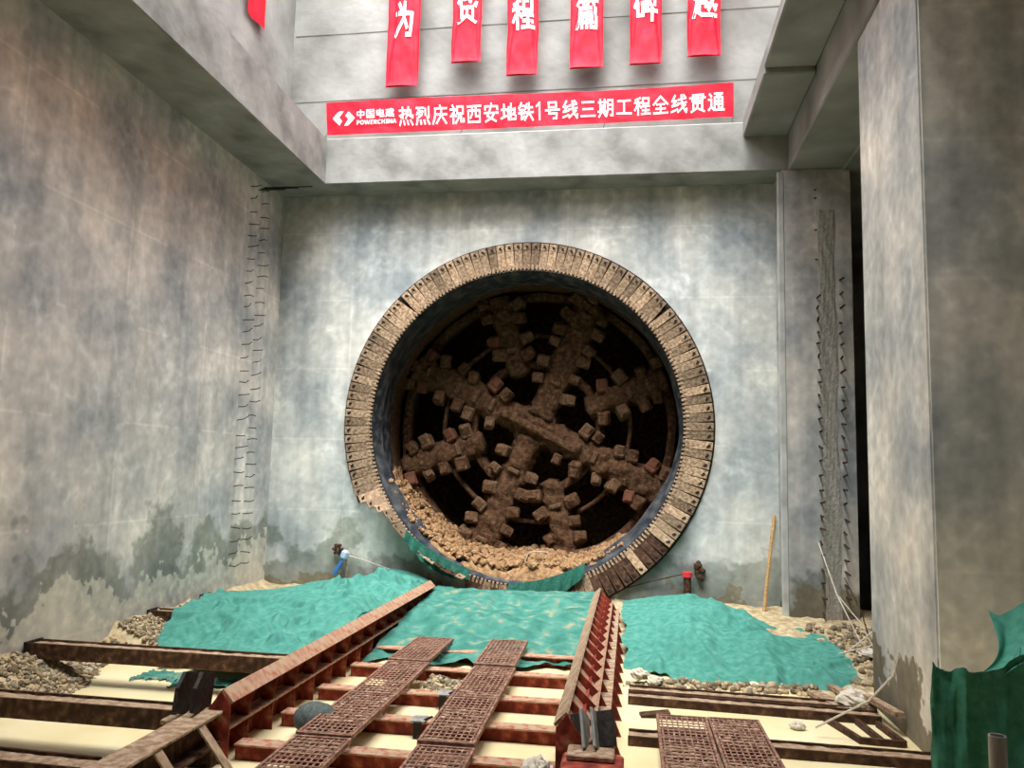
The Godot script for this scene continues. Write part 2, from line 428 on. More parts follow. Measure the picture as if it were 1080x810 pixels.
	blk.call("wall_left_hall", Vector3(-6.25, FL, 11.9), Vector3(-5.66, 5.3, 24.3), M.concrete, "left wall of the hall", "wall")
	blk.call("wall_front", Vector3(-6.25, FL, 24), Vector3(9.6, 5.75, 24.6), M.concrete, "far wall of the hall", "wall")
	# rebar stubs: left wall
	rng.seed = 5
	for row in [[1.65, 0.0], [1.16, 0.1]]:
		var y := -3.0
		while y < 4.95:
			var o := Vector3(-5.65, y, row[0] + rng.randf_range(-0.015, 0.015))
			var k := MB.new()
			var tip := o + Vector3(rng.randf_range(0.10, 0.17), rng.randf_range(-0.02, 0.03), rng.randf_range(-0.03, 0.02))
			var hook := tip + Vector3(rng.randf_range(0.0, 0.08), rng.randf_range(-0.02, 0.08), rng.randf_range(-0.09, -0.02))
			k.tube([o, tip, hook], 0.010, 6)
			part("rebar_stub", k.mesh(o), M.rust, wl, o)
			y += rng.randf_range(0.22, 0.31)
	for k2 in 3:
		var k := MB.new()
		var o := Vector3(-5.65, 4.86 + k2 * 0.07, 1.3 - k2 * 0.12)
		k.tube([o, o + Vector3(0.55 + 0.25 * k2, 0.03, -0.1)], 0.013, 6)
		part("rebar_stub", k.mesh(o), M.black_steel, wl, o)
	# rebar stubs: pilaster
	for row in [[5.86, -4.0, 2.75], [6.29, -4.0, 3.0]]:
		var y: float = row[1]
		while y < row[2]:
			var o := Vector3(row[0] + rng.randf_range(-0.015, 0.015), y, 0.74)
			var tip := o + Vector3(rng.randf_range(-0.04, 0.02), rng.randf_range(-0.06, 0.04), rng.randf_range(0.2, 0.3))
			var k := MB.new(); k.tube([o, tip], 0.02, 6)
			part("rebar_stub", k.mesh(o), M.rust, wp, o)
			y += rng.randf_range(0.21, 0.29)
	for yy in [3.3, 3.9, 4.55, 4.72]:
		var o := Vector3(5.85, yy, 0.74)
		var k := MB.new(); k.tube([o, o + Vector3(0.01, -0.03, 0.1)], 0.015, 6)
		part("rebar_stub", k.mesh(o), M.rust, wp, o)

func ground_y(x: float, z: float, n: FastNoiseLite) -> float:
	var y := -4.13
	# bank along the back wall, stone bank along the left wall, silt at the pillar's foot
	y = maxf(y, -3.55 - 0.09 * z)
	if x < -3.0: y = maxf(y, -3.50 - (x + 5.6) * 0.45 + (0.12 * sin(z * 1.9) - 0.12 if z > 5.2 else 0.0) - maxf(z - 8.2, 0.0) * 0.7)
	if x > 4.9: y = maxf(y, -3.86 - absf(z - 3.0) * 0.02 - maxf(z - 7.2, 0.0) * 0.3)
	if absf(x) < 0.45: y = maxf(y, -3.84 - absf(z - 6.0) * 0.12)
	if x > 2.2: y = maxf(y, -3.87 - absf(z - 5.2) * 0.25)
	return y + n.get_noise_2d(x, z) * 0.07

func build_ground() -> void:
	var n := noise(301, 1.6, 4)
	var mb := MB.new()
	mb.grid(120, 130, func(u: float, w: float) -> Vector3:
		var x := lerpf(-5.65, 9.0, u); var z := lerpf(-0.02, 24.0, pow(w, 1.25))
		return Vector3(x, ground_y(x, z, n), z), Vector3.UP)
	struct("floor", mb.mesh(Vector3.ZERO, true), M.ground, "yellowish silt and mud on the shaft floor", "floor")
	mb = MB.new(); mb.box(Vector3(1.7, FL - 0.2, 9.0), Vector3(15.9, 0.4, 31))
	struct("floor_slab", mb.mesh(), M.dark_concrete, "concrete base slab under the silt", "floor")
	# muddy water
	var wn := noise(302, 0.9, 2)
	mb = MB.new()
	mb.grid(60, 60, func(u: float, w: float) -> Vector3:
		var x := lerpf(-5.64, 8.9, u); var z := lerpf(1.5, 23.9, pow(w, 1.4))
		return Vector3(x, -3.905 + wn.get_noise_2d(x, z) * 0.004, z), Vector3.UP)
	var wt := single("muddy_water", mb, M.water, "still pale yellow muddy water flooding the shaft floor", "water", Vector3(0, -3.905, 8), "", true)
	wt.set_meta("kind", "stuff")
	# pebbles on the banks
	var shape := MB.new()
	var ico := noise(303, 1.4, 2)
	shape.grid(6, 4, func(u: float, w: float) -> Vector3:
		var a := TAU * u; var b := PI * (w - 0.5)
		var d := Vector3(cos(a) * cos(b), sin(b) * 0.7, sin(a) * cos(b))
		return d * (0.5 + 0.16 * ico.get_noise_3dv(d * 2.0)), Vector3.ZERO)
	var pebble := shape.mesh(Vector3.ZERO, true)
	var beds := [
		["gravel_heap", "grey stone gravel banked along the foot of the left wall", 7600, Rect2(-5.6, 3.0, 1.6, 5.6), 0.05],
		["gravel_patch", "pale gravel lying between the two mesh walkways", 1100, Rect2(-0.42, 4.9, 0.6, 2.1), 0.05],
		["rubble_strip", "broken stones strewn in front of the right green tarp", 900, Rect2(2.2, 4.7, 2.6, 1.5), 0.07],
		["debris_patch", "loose chippings heaped between the pilaster and the pillar", 700, Rect2(5.4, 1.2, 1.3, 3.6), 0.08]]
	for bd in beds:
		rng.seed = 70 + int(bd[2])
		var r: Rect2 = bd[3]
		var mm := MultiMesh.new()
		mm.transform_format = MultiMesh.TRANSFORM_3D
		mm.use_colors = true
		mm.mesh = pebble
		var list := []
		for i in int(bd[2]):
			var x := r.position.x + r.size.x * rng.randf()
			var z := r.position.y + r.size.y * rng.randf()
			var y := ground_y(x, z, n)
			if y < -3.93: continue
			var s: float = bd[4] * rng.randf_range(0.5, 1.5) * (1.6 if rng.randf() < 0.06 else 1.0)
			list.append([Transform3D(Basis.from_euler(Vector3(rng.randf() * TAU, rng.randf() * TAU, 0)).scaled(Vector3.ONE * s), Vector3(x, y + s * 0.15, z)), Color.from_hsv(0.1, rng.randf_range(0.06, 0.24), rng.randf_range(0.5, 1.0))])
		mm.instance_count = list.size()
		for i in list.size():
			mm.set_instance_transform(i, list[i][0]); mm.set_instance_color(i, list[i][1].srgb_to_linear())
		var o := MultiMeshInstance3D.new()
		o.name = bd[0]; o.multimesh = mm
		var pm: StandardMaterial3D = M.gravel
		pm.vertex_color_use_as_albedo = true
		o.material_override = pm
		o.set_meta("kind", "stuff")
		tag(o, bd[1], "gravel")
		add_child(o)

# ---------------------------------------------------------------- portal and machine
func build_portal() -> void:
	var t := thing("portal_ring", "round steel portal ring edged with rusty hinged sealing plates", "portal ring", Vector3.ZERO)
	var mb := MB.new()
	var N := 96
	for i in N:
		var a0 := TAU * i / N; var a1 := TAU * (i + 1) / N
		var d0 := Vector3(cos(a0), sin(a0), 0); var d1 := Vector3(cos(a1), sin(a1), 0)
		var prof := [[3.39, -1.3], [3.39, 0.03], [3.335, 0.05], [3.335, -1.3]]
		for k in 3:
			var out: Vector3 = [d0, Vector3.BACK, -d0][k]
			mb.quad_to(d0 * prof[k][0] + Vector3(0, 0, prof[k][1]), d1 * prof[k][0] + Vector3(0, 0, prof[k][1]), d1 * prof[k + 1][0] + Vector3(0, 0, prof[k + 1][1]), d0 * prof[k + 1][0] + Vector3(0, 0, prof[k + 1][1]), out)
	part("sleeve", mb.mesh(), M.sleeve, t)
	mb = MB.new()
	var fl := noise(395, 1.5, 3)
	mb.grid(120, 5, func(u: float, w: float) -> Vector3:
		var a := TAU * fposmod(u, 1.0)
		var q := Vector3(cos(a), sin(a), 0)
		var low := smoothstep(-0.1, -0.6, q.y)
		return q * (3.345 - (0.08 + 0.13 * low) * w + 0.03 * w * fl.get_noise_2d(cos(a) * 4.0, sin(a) * 4.0)) + Vector3(0, 0, 0.03 - 0.5 * w), Vector3.ZERO)
	part("rubber_seal", mb.mesh(Vector3.ZERO, true), M.sleeve, t)
	mb = MB.new()
	for i in N:
		var a0 := TAU * i / N; var a1 := TAU * (i + 1) / N
		var d0 := Vector3(cos(a0), sin(a0), 0); var d1 := Vector3(cos(a1), sin(a1), 0)
		var ro := 3.98 if rad_to_deg(a0) < 203 or rad_to_deg(a0) > 252 else 3.5
		for pr in [[3.33, ro, 0.015, Vector3.BACK]]:
			mb.quad_to(d0 * pr[0] + Vector3(0, 0, pr[2]), d1 * pr[0] + Vector3(0, 0, pr[2]), d1 * pr[1] + Vector3(0, 0, pr[2]), d0 * pr[1] + Vector3(0, 0, pr[2]), pr[3])
		mb.quad_to(d0 * ro, d1 * ro, d1 * ro + Vector3(0, 0, 0.015), d0 * ro + Vector3(0, 0, 0.015), d0)
	part("anchor_flange", mb.mesh(), M.black_steel, t)
	# one plate in its own axes: x across, y outwards from the hinge, z towards the shaft
	var pw := 0.172
	mb = MB.new()
	mb.cbox(Vector3(0, 0.30, 0), Vector3(pw, 0.56, 0.022), 0.004)
	mb.cbox(Vector3(0, 0.50, 0.014), Vector3(pw * 0.94, 0.15, 0.012), 0.003)
	var plate := mb.mesh()
	mb = MB.new()
	mb.tube([Vector3(0, 0.50, 0.018), Vector3(0, 0.50, 0.030)], 0.030, 8)
	mb.box(Vector3(0.02, 0.478, 0.026), Vector3(0.03, 0.05, 0.014), Basis(Vector3.BACK, 0.5))
	var bolt := mb.mesh()
	mb = MB.new()
	mb.tube([Vector3(-0.065, 0, 0), Vector3(-0.015, 0, 0)], 0.026, 8)
	mb.tube([Vector3(0.03, 0, 0.0), Vector3(0.07, 0, 0.0)], 0.026, 8)
	mb.cbox(Vector3(-0.04, 0.05, 0.012), Vector3(0.045, 0.1, 0.014), 0.003)
	mb.cbox(Vector3(0.05, 0.05, 0.012), Vector3(0.04, 0.1, 0.014), 0.003)
	var hinge := mb.mesh()
	rng.seed = 9
	var count := 124
	for i in count:
		var th := TAU * i / count
		var deg := rad_to_deg(th)
		var fold := 0.0
		if deg > 200 and deg < 252: fold = deg_to_rad(86.0) * smoothstep(198, 216, deg)
		elif deg > 252 and deg < 286: fold = 0.0
		elif deg > 286 and deg < 332: fold = deg_to_rad(10.0 + rng.randf_range(-4, 8))
		fold += deg_to_rad(rng.randf_range(0.0, 2.5))
		var skew := rng.randf_range(-0.012, 0.012)
		if i == 14 or i == 47: skew = 0.16
		var e := Vector3(-sin(th), cos(th), 0)
		var rad := Vector3(cos(th), sin(th), 0).rotated(Vector3.BACK, skew)
		e = Vector3(-rad.y, rad.x, 0)
		var bs := Basis(-e, rad * cos(fold) + Vector3.BACK * sin(fold), Vector3.BACK * cos(fold) - rad * sin(fold))
		var o := part("sealing_plate", plate, M.plate[rng.randi() % 5] if deg < 240 or deg > 322 or rng.randf() < 0.25 else M.rust, t)
		o.transform = Transform3D(bs, Vector3(cos(th), sin(th), 0) * 3.36 + Vector3(0, 0, 0.06 + rng.randf_range(0, 0.01)))
		part("bolt", bolt, M.black_steel, o)
		part("hinge", hinge, M.dusty, o)

func lumpy(mb: MB, a: Vector3, b: Vector3, w: float, d: float, up: Vector3, sd: int, amp: float, taper := 1.0) -> void:
	var n := noise(sd, 1.7, 4)
	var ax := (b - a).normalized()
	var s := ax.cross(up).normalized()
	var f := func(u: float, t: float) -> Vector3:
		var an := TAU * u
		var cx := cos(an); var cy := sin(an)
		var k := pow(pow(absf(cx), 4.0) + pow(absf(cy), 4.0), -0.25)
		var cap := 1.0
		if t < 0.001 or t > 0.999: cap = 0.0
		var sc := lerpf(1.0, taper, t)
		var p := a.lerp(b, t) + (s * cx * w * 0.5 + up * cy * d * 0.5) * k * cap * sc
		return p + (s * cx + up * cy) * n.get_noise_3dv(p * 2.0) * amp * cap
	mb.grid(20, maxi(8, int(a.distance_to(b) / 0.08)), func(u: float, t: float) -> Vector3: return f.call(fposmod(u, 1.0), t), Vector3.ZERO)

func ring(mb: MB, r: float, w: float, z0: float, z1: float, sd: int, amp: float) -> void:
	var n := noise(sd, 1.3, 3)
	var prof := [Vector2(-w / 2, z0), Vector2(-w / 2, z1 - 0.03), Vector2(-w / 2 + 0.03, z1), Vector2(w / 2 - 0.03, z1), Vector2(w / 2, z1 - 0.03), Vector2(w / 2, z0), Vector2(-w / 2, z0)]
	mb.grid(6, 110, func(u: float, t: float) -> Vector3:
		var p: Vector2 = prof[int(round(u * 6.0))]
		var a := TAU * fposmod(t, 1.0)
		var q := Vector3(cos(a), sin(a), 0)
		var rr := r + p.x + n.get_noise_3dv(q * 3.0 + Vector3(0, 0, p.y)) * amp
		return q * rr + Vector3(0, 0, p.y), Vector3.ZERO)

func build_machine() -> void:
	var at := Vector3(0, 0.06, -2.25)
	var t := thing("cutterhead", "mud caked spoked cutterhead of a tunnel boring machine inside the portal", "cutterhead", at)
	var mb := MB.new()
	lumpy(mb, Vector3(0, 0, -0.5), Vector3(0, 0, 0.28), 1.15, 1.15, Vector3.UP, 402, 0.12, 0.8)
	part("hub", mb.mesh(Vector3.ZERO, true), M.mud, t)
	var cut := MB.new()
	cut.cbox(Vector3(0, 0, 0), Vector3(0.25, 0.30, 0.28), 0.03)
	cut.cbox(Vector3(0.0, 0.03, 0.15), Vector3(0.17, 0.2, 0.08), 0.02, Basis(Vector3.RIGHT, 0.4))
	var cutter := cut.mesh()
	rng.seed = 21
	var spokes := [[66.0, true], [246.0, true], [154.0, true], [334.0, true], [21.0, false], [107.0, false], [197.0, false], [286.0, false]]
	for k in spokes.size():
		var a := deg_to_rad(spokes[k][0])
		var d := Vector3(cos(a), sin(a), 0)
		var side := Vector3(-sin(a), cos(a), 0)
		var main: bool = spokes[k][1]
		mb = MB.new()
		var w := 0.74 if main else 0.64
		lumpy(mb, d * (0.2 if main else 1.25), d * 3.34, w * 0.8, 0.6, Vector3.BACK, 410 + k, 0.16, 1.3)
		var sp := part("spoke", mb.mesh(Vector3.ZERO, true), M.mud, t)
		var rs := [0.98, 1.42, 1.9, 2.3, 2.75, 3.12] if main else [1.75, 2.2, 2.68, 3.1]
		for r in rs:
			for sg in [-1.0, 1.0]:
				var o := part("cutter_block", cutter, M.cutter_red if rng.randf() < 0.12 else (M.cutter if rng.randf() < 0.6 else M.mud), sp)
				var p: Vector3 = d * (r + sg * 0.1 + rng.randf_range(-0.08, 0.08)) + side * sg * (w * 0.5 + 0.04 + rng.randf_range(-0.05, 0.05)) + Vector3(0, 0, 0.26 + rng.randf_range(-0.04, 0.06))
				o.transform = Transform3D(Basis(Vector3.BACK, a + rng.randf_range(-0.4, 0.4) + (PI if sg < 0 else 0.0)).scaled(Vector3.ONE * rng.randf_range(0.85, 1.2)) * Basis(Vector3.RIGHT, rng.randf_range(-0.5, 0.3)) * Basis(Vector3.UP, rng.randf_range(-0.3, 0.3)), p)
			if rng.randf() < 0.7:
				mb = MB.new()
				mb.cbox(Vector3.ZERO, Vector3(0.12, 0.3, 0.14), 0.03)
				var o := part("ripper", mb.mesh(), M.cutter, sp)
				o.transform = Transform3D(Basis(Vector3.BACK, a), d * (r + 0.17) + Vector3(0, 0, 0.33))
	mb = MB.new(); ring(mb, 1.52, 0.2, -0.25, 0.12, 421, 0.05)
	part("inner_ring", mb.mesh(Vector3.ZERO, true), M.mud, t)
	mb = MB.new(); ring(mb, 2.24, 0.1, -0.2, 0.06, 422, 0.025)
	part("middle_ring", mb.mesh(Vector3.ZERO, true), M.mud, t)
	mb = MB.new(); ring(mb, 3.22, 0.2, -0.5, 0.02, 423, 0.04)
	part("rim", mb.mesh(Vector3.ZERO, true), M.mud, t)
	# ridge of the centre cutter along the long spoke pair
	mb = MB.new()
	var d := Vector3(cos(deg_to_rad(154)), sin(deg_to_rad(154)), 0)
	var s := Vector3(-d.y, d.x, 0)
	lumpy(mb, d * 0.9 + Vector3(0, 0, 0.3) + s * 0.05, d * -1.25 + Vector3(0, 0, 0.3) + s * 0.05, 0.2, 0.34, Vector3.BACK, 428, 0.05)
	part("centre_cutter", mb.mesh(Vector3.ZERO, true), M.mud, t)
	# shield body of the machine and its bulkhead
	var sh := thing("machine_shield", "dark steel shield of the boring machine behind its cutterhead", "shield", Vector3(0, 0, -3.0))
	mb = MB.new()
	var sn := noise(431, 0.8, 4)
	mb.grid(96, 10, func(u: float, w: float) -> Vector3:
		var a := TAU * fposmod(u, 1.0); var z := lerpf(-0.9, -5.8, w)
		var q := Vector3(cos(a), sin(a), 0)
		return q * (3.362 + (0.1 + sn.get_noise_3dv(q * 3.0 + Vector3(0, 0, z)) * 0.1) * smoothstep(0.1, 0.4, w)) + Vector3(0, 0, z), Vector3.ZERO)
	part("shell", mb.mesh(Vector3(0, 0, -3.0), true), M.mud, sh)
	mb = MB.new()
	mb.grid(64, 12, func(u: float, w: float) -> Vector3:
		var a := TAU * fposmod(u, 1.0)
		var q := Vector3(cos(a), sin(a), 0) * (w * 3.8)
		return q + Vector3(0, 0, -5.3 + sn.get_noise_3dv(q * 1.4) * 0.15), Vector3.ZERO)
	part("bulkhead", mb.mesh(Vector3(0, 0, -3.0), true), M.mud, sh)
	# spoil in the bottom of the ring
	var cn := noise(441, 2.4, 5)
	var cl := noise(442, 5.0, 3, FastNoiseLite.TYPE_CELLULAR)
	mb = MB.new()
	mb.grid(170, 90, func(u: float, w: float) -> Vector3:
		var a := deg_to_rad(lerpf(196.0, 318.0, u)); var z := lerpf(-0.02, -2.7, w)
		var q := Vector3(cos(a), sin(a), 0)
		var side := absf(rad_to_deg(a) - 262.0) / 60.0
		var th := lerpf(0.22, 0.02, clampf(side, 0.0, 1.0)) + 0.25 * w * (1.0 - clampf(side, 0, 1))
		var p := q * (3.34 - th) + Vector3(0, 0, z)
		var fill := -3.12 + 0.22 * w + 0.10 * sin(p.x * 1.7 + 1.0)
		p.y = maxf(p.y, fill) - 0.4 * (1.0 - smoothstep(0.0, 0.07, w))
		var up := (-q).lerp(Vector3.UP, 0.5).normalized()
		return p + up * (cn.get_noise_3dv(p) * 0.14 + cl.get_noise_3dv(p) * 0.12 + 0.02), Vector3.ZERO)
	var heap := thing("spoil_heap", "clumpy brown soil spilled along the bottom of the portal", "soil", Vector3(0, -3.2, -1.0))
	heap.set_meta("kind", "stuff")
	part("loose_soil", mb.mesh(Vector3(0, -3.2, -1.0), true), M.soil, heap).set_meta("kind", "stuff")
	var clod := MB.new()
	clod.grid(8, 6, func(u: float, w: float) -> Vector3:
		var a := TAU * fposmod(u, 1.0); var b := PI * (w - 0.5)
		var dd := Vector3(cos(a) * cos(b), sin(b) * 0.75, sin(a) * cos(b))
		return dd * (0.5 + 0.25 * cn.get_noise_3dv(dd * 0.8)), Vector3.ZERO)
	var mm := MultiMesh.new()
	mm.transform_format = MultiMesh.TRANSFORM_3D
	mm.mesh = clod.mesh()
	rng.seed = 33
	var tr := []
	for i in 1500:
		var a := deg_to_rad(lerpf(204, 312, rng.randf())); var z := lerpf(-0.2, -2.4, rng.randf())
		var w := (-0.12 - z) / 2.58
		var side := absf(rad_to_deg(a) - 262.0) / 60.0
		var th := lerpf(0.22, 0.02, clampf(side, 0, 1)) + 0.25 * w * (1.0 - clampf(side, 0, 1))
		var p := Vector3(cos(a), sin(a), 0) * (3.34 - th)
		p.y = maxf(p.y, -3.12 + 0.22 * w + 0.10 * sin(p.x * 1.7 + 1.0))
		p.z = z
		var sz := rng.randf_range(0.05, 0.15) * (1.7 if rng.randf() < 0.08 else 1.0)
		tr.append(Transform3D(Basis.from_euler(Vector3(rng.randf() * TAU, rng.randf() * TAU, 0)).scaled(Vector3.ONE * sz), p + Vector3(0, 0.06 + 3.2, 1.0)))
	mm.instance_count = tr.size()
	for i in tr.size(): mm.set_instance_transform(i, tr[i])
	var o2 := MultiMeshInstance3D.new()
	o2.name = "clods"; o2.multimesh = mm; o2.material_override = M.soil
	o2.set_meta("kind", "stuff")
	heap.add_child(o2)

# ---------------------------------------------------------------- cradle, beams, walkways
func build_cradle() -> void:
	for sg in [-1.0, 1.0]:
		var z0 := 0.95; var z1 := 9.25
		var at: Vector3 = Vector3(sg * 1.85, -4.05, 5.0)
		var t := thing("cradle_girder", "red steel cradle girder on the left with muddy sloping top rail" if sg < 0 else "red steel cradle girder on the right, seen from above, with gussets", "girder", at, "cradle girders leading to the portal")
		var ex := Vector3(sg, 0, 0)
		var along := Vector3(0, 0, z1 - z0)
		var o := Vector3(0, 0, z0)
		# sloping rail: flange from (1.58,-3.31) to (1.69,-3.20), web square to it
		var mb := MB.new()
		mb.prism(PackedVector2Array([Vector2(1.575, -3.315), Vector2(1.69, -3.20), Vector2(1.712, -3.222), Vector2(1.597, -3.337)]), o, ex, Vector3.UP, along)
		part("rail_flange", mb.mesh(at), M.red_dusty if sg < 0 else M.dusty, t)
		mb = MB.new()
		mb.prism(PackedVector2Array([Vector2(1.637, -3.282), Vector2(1.652, -3.267), Vector2(1.862, -3.50), Vector2(1.846, -3.515)]), o, ex, Vector3.UP, along)
		part("rail_web", mb.mesh(at), M.red if sg < 0 else M.red_dusty, t)
		mb = MB.new()
		mb.prism(PackedVector2Array([Vector2(1.775, -3.58), Vector2(1.935, -3.425), Vector2(1.95, -3.44), Vector2(1.79, -3.585)]), o, ex, Vector3.UP, along)
		part("rail_lower_flange", mb.mesh(at), M.red_dusty, t)
		mb = MB.new()
		mb.prism(PackedVector2Array([Vector2(1.635, -3.605), Vector2(1.635, -3.585), Vector2(2.07, -3.585), Vector2(2.07, -3.605)]), o, ex, Vector3.UP, along)
		part("top_plate", mb.mesh(at), M.red_dusty if sg < 0 else M.dusty, t)
		mb = MB.new()
		mb.prism(PackedVector2Array([Vector2(1.79, -3.585), Vector2(1.81, -3.585), Vector2(1.83, -3.40), Vector2(1.79, -3.42)]), o, ex, Vector3.UP, along)
		part("rail_foot", mb.mesh(at), M.red, t)
		mb = MB.new()
		mb.prism(PackedVector2Array([Vector2(1.84, -4.03), Vector2(1.84, -3.605), Vector2(1.865, -3.605), Vector2(1.865, -4.03)]), o, ex, Vector3.UP, along)
		part("web", mb.mesh(at), M.red, t)
		mb = MB.new()
		mb.prism(PackedVector2Array([Vector2(1.62, -4.06), Vector2(1.62, -4.03), Vector2(2.25, -4.03), Vector2(2.25, -4.06)]), o, ex, Vector3.UP, along)
		part("bottom_flange", mb.mesh(at), M.red_dusty, t)
		var z := z1 - 0.5
		while z > z0:
			var zo := Vector3(0, 0, z)
			var th := Vector3(0, 0, 0.014)
			mb = MB.new()
			mb.prism(PackedVector2Array([Vector2(1.645, -4.03), Vector2(1.645, -3.605), Vector2(1.84, -3.605), Vector2(1.84, -4.03)]), zo, ex, Vector3.UP, th)
			part("stiffener", mb.mesh(zo), M.red, t, zo - at)
			mb = MB.new()
			mb.prism(PackedVector2Array([Vector2(1.865, -4.03), Vector2(1.865, -3.605), Vector2(2.06, -3.605), Vector2(2.235, -4.03)]), zo, ex, Vector3.UP, th)
			part("outer_stiffener", mb.mesh(zo), M.red, t, zo - at)
			mb = MB.new()
			mb.prism(PackedVector2Array([Vector2(1.65, -3.585), Vector2(1.60, -3.338), Vector2(1.637, -3.285), Vector2(1.80, -3.47), Vector2(1.80, -3.585)]), zo, ex, Vector3.UP, th)
			part("rail_stiffener", mb.mesh(zo), M.red, t, zo - at)
			mb = MB.new()
			mb.prism(PackedVector2Array([Vector2(1.71, -3.225), Vector2(1.655, -3.268), Vector2(1.855, -3.49), Vector2(1.925, -3.43)]), zo, ex, Vector3.UP, th)
			part("rail_gusset", mb.mesh(zo), M.red, t, zo - at)
			mb = MB.new()
			mb.prism(PackedVector2Array([Vector2(1.945, -3.445), Vector2(1.84, -3.54), Vector2(1.86, -3.585), Vector2(2.02, -3.585)]), zo, ex, Vector3.UP, th)
			part("foot_gusset", mb.mesh(zo), M.red, t, zo - at)
			z -= 0.585
		mb = MB.new()
		mb.prism(PackedVector2Array([Vector2(1.60, -4.05), Vector2(1.60, -3.34), Vector2(1.70, -3.215), Vector2(1.9, -3.5), Vector2(2.07, -3.6), Vector2(2.2, -4.05)]), Vector3(0, 0, z1), ex, Vector3.UP, Vector3(0, 0, 0.02))
		part("end_plate", mb.mesh(at), M.red, t)
	# cross beams between the girders
	var cz := [4.55, 5.7, 6.9, 7.97, 9.05, 10.1]
	var cl := ["under the far end of the walkways", "first in front of the middle green tarp", "second in front of the middle green tarp", "third in front of the middle green tarp", "fourth in front of the middle green tarp", "nearest the camera"]
	for k in cz.size():
		var at := Vector3(0, -4.0, cz[k])
		var t := thing("cross_beam", "red steel cross beam between the cradle girders, " + cl[k], "beam", at, "cross beams of the cradle")
		var mb := MB.new(); mb.cbox(Vector3(0, 0.245, 0), Vector3(3.2, 0.02, 0.2), 0.004)
		part("top_flange", mb.mesh(), M.red_dusty, t)
		mb = MB.new(); mb.cbox(Vector3(0, 0.125, 0.05), Vector3(3.2, 0.222, 0.02), 0.004)
		part("web", mb.mesh(), M.red, t)
		mb = MB.new(); mb.cbox(Vector3(0, 0.005, 0), Vector3(3.2, 0.02, 0.2), 0.004)
		part("bottom_flange", mb.mesh(), M.red, t)
		for x in [-0.9, 0.9]:
			mb = MB.new(); mb.box(Vector3(x, 0.125, -0.03), Vector3(0.014, 0.22, 0.13))
			part("stiffener", mb.mesh(), M.red, t)
	# struts: H sections laid on their side
	var st := [
		[Vector3(-5.63, -3.515, 2.55), Vector3(-2.1, -3.515, 2.7), 0.2, "brown steel strut farthest back along the left wall, mostly under green tarp"],
		[Vector3(-5.63, -3.525, 4.2), Vector3(-2.1, -3.565, 4.2), 0.2, "brown steel strut on the left disappearing under green tarp"],
		[Vector3(-5.62, -3.495, 6.95), Vector3(-2.06, -3.495, 7.0), 0.2, "long brown steel strut from the left wall, in front of the green tarp"],
		[Vector3(-5.62, -3.495, 9.2), Vector3(-2.1, -3.495, 9.25), 0.2, "brown steel strut over yellow water, meeting the left girder end"],
		[Vector3(-5.62, -3.495, 10.65), Vector3(-1.99, -3.495, 10.78), 0.2, "brown steel strut nearest the camera in the lower left corner"],
		[Vector3(2.26, -3.9, 5.75), Vector3(5.0, -3.9, 5.9), 0.16, "half buried brown strut just in front of the right green tarp"],
		[Vector3(2.26, -3.90, 6.15), Vector3(5.25, -3.90, 6.35), 0.2, "brown steel strut on the right, behind the mesh panels"],
		[Vector3(2.26, -3.90, 7.72), Vector3(5.38, -3.90, 7.82), 0.2, "brown steel strut on the right, running under the mesh panels"]]
	for s in st:
		var a: Vector3 = s[0]; var b: Vector3 = s[1]
		var h: float = s[2]
		var t := thing("steel_strut", s[3], "strut", a, "steel struts across the shaft floor")
		var d := (b - a).normalized(); var sd := d.cross(Vector3.UP).normalized()
		for k in [-1.0, 1.0]:
			var mb := MB.new()
			mb.cbox((b - a) * 0.5 + sd * k * 0.125, Vector3(0.02, h, a.distance_to(b)), 0.005, Basis(sd, Vector3.UP, -d))
			part("flange", mb.mesh(), M.rust, t)
		var mb := MB.new()
		mb.box((b - a) * 0.5, Vector3(0.24, 0.016, a.distance_to(b)), Basis(sd, Vector3.UP, -d))
		part("web", mb.mesh(), M.rust, t)
		mb = MB.new()
		var fn := noise(501, 1.3, 3)
		mb.grid(3, 60, func(u: float, w: float) -> Vector3:
			return (b - a) * w + sd * (u - 0.5) * 0.235 + Vector3(0, h * 0.5 - 0.03 + fn.get_noise_2d(w * 9.0 + a.z, u) * 0.012, 0), Vector3.UP)
		part("dirt_fill", mb.mesh(Vector3.ZERO, true), M.dusty, t)
		if a.x < -5:
			mb = MB.new(); mb.cbox(Vector3(0.01, 0.0, 0), Vector3(0.025, h + 0.02, 0.34), 0.005)
			part("end_plate", mb.mesh(), M.black_steel, t)
	# stop brackets at the girder ends
	var br := [[Vector3(-1.95, -3.46, 9.3), 0.45, 0.30, "pair of dark upright steel stop plates at the left girder end"], [Vector3(1.93, -3.5, 9.3), 0.30, 0.34, "pair of dark tilted steel stop plates on the right girder end"]]
	for k in 2:
		var at: Vector3 = br[k][0]
		var t := thing("stop_bracket", br[k][3], "bracket", at, "stop brackets of the cradle")
		var bs := Basis(Vector3.UP, 0.15) * Basis(Vector3.RIGHT, -0.35) if k == 0 else Basis(Vector3.UP, -0.1) * Basis(Vector3.BACK, 0.2) * Basis(Vector3.RIGHT, -0.5)
		for sx in ([-0.12, 0.05] if k == 0 else [-0.04, 0.06]):
			var mb := MB.new()
			var hgt: float = br[k][2]
			if k == 0:
				mb.prism(PackedVector2Array([Vector2(0.24, -0.05), Vector2(0.26, hgt * 0.55), Vector2(0.14, hgt * 1.1), Vector2(-0.2, hgt * 1.2), Vector2(-0.24, -0.05)]), bs * Vector3(sx, 0.06, 0.05), bs * Vector3.BACK, bs * Vector3.UP, bs * Vector3(0.035, 0, 0))
			else:
				mb.cbox(bs * Vector3(sx, 0.16, 0), Vector3(0.03, 0.34, 0.30), 0.006, bs)
			part("stop_plate", mb.mesh(), M.black_steel if k == 0 else M.grey_steel, t)
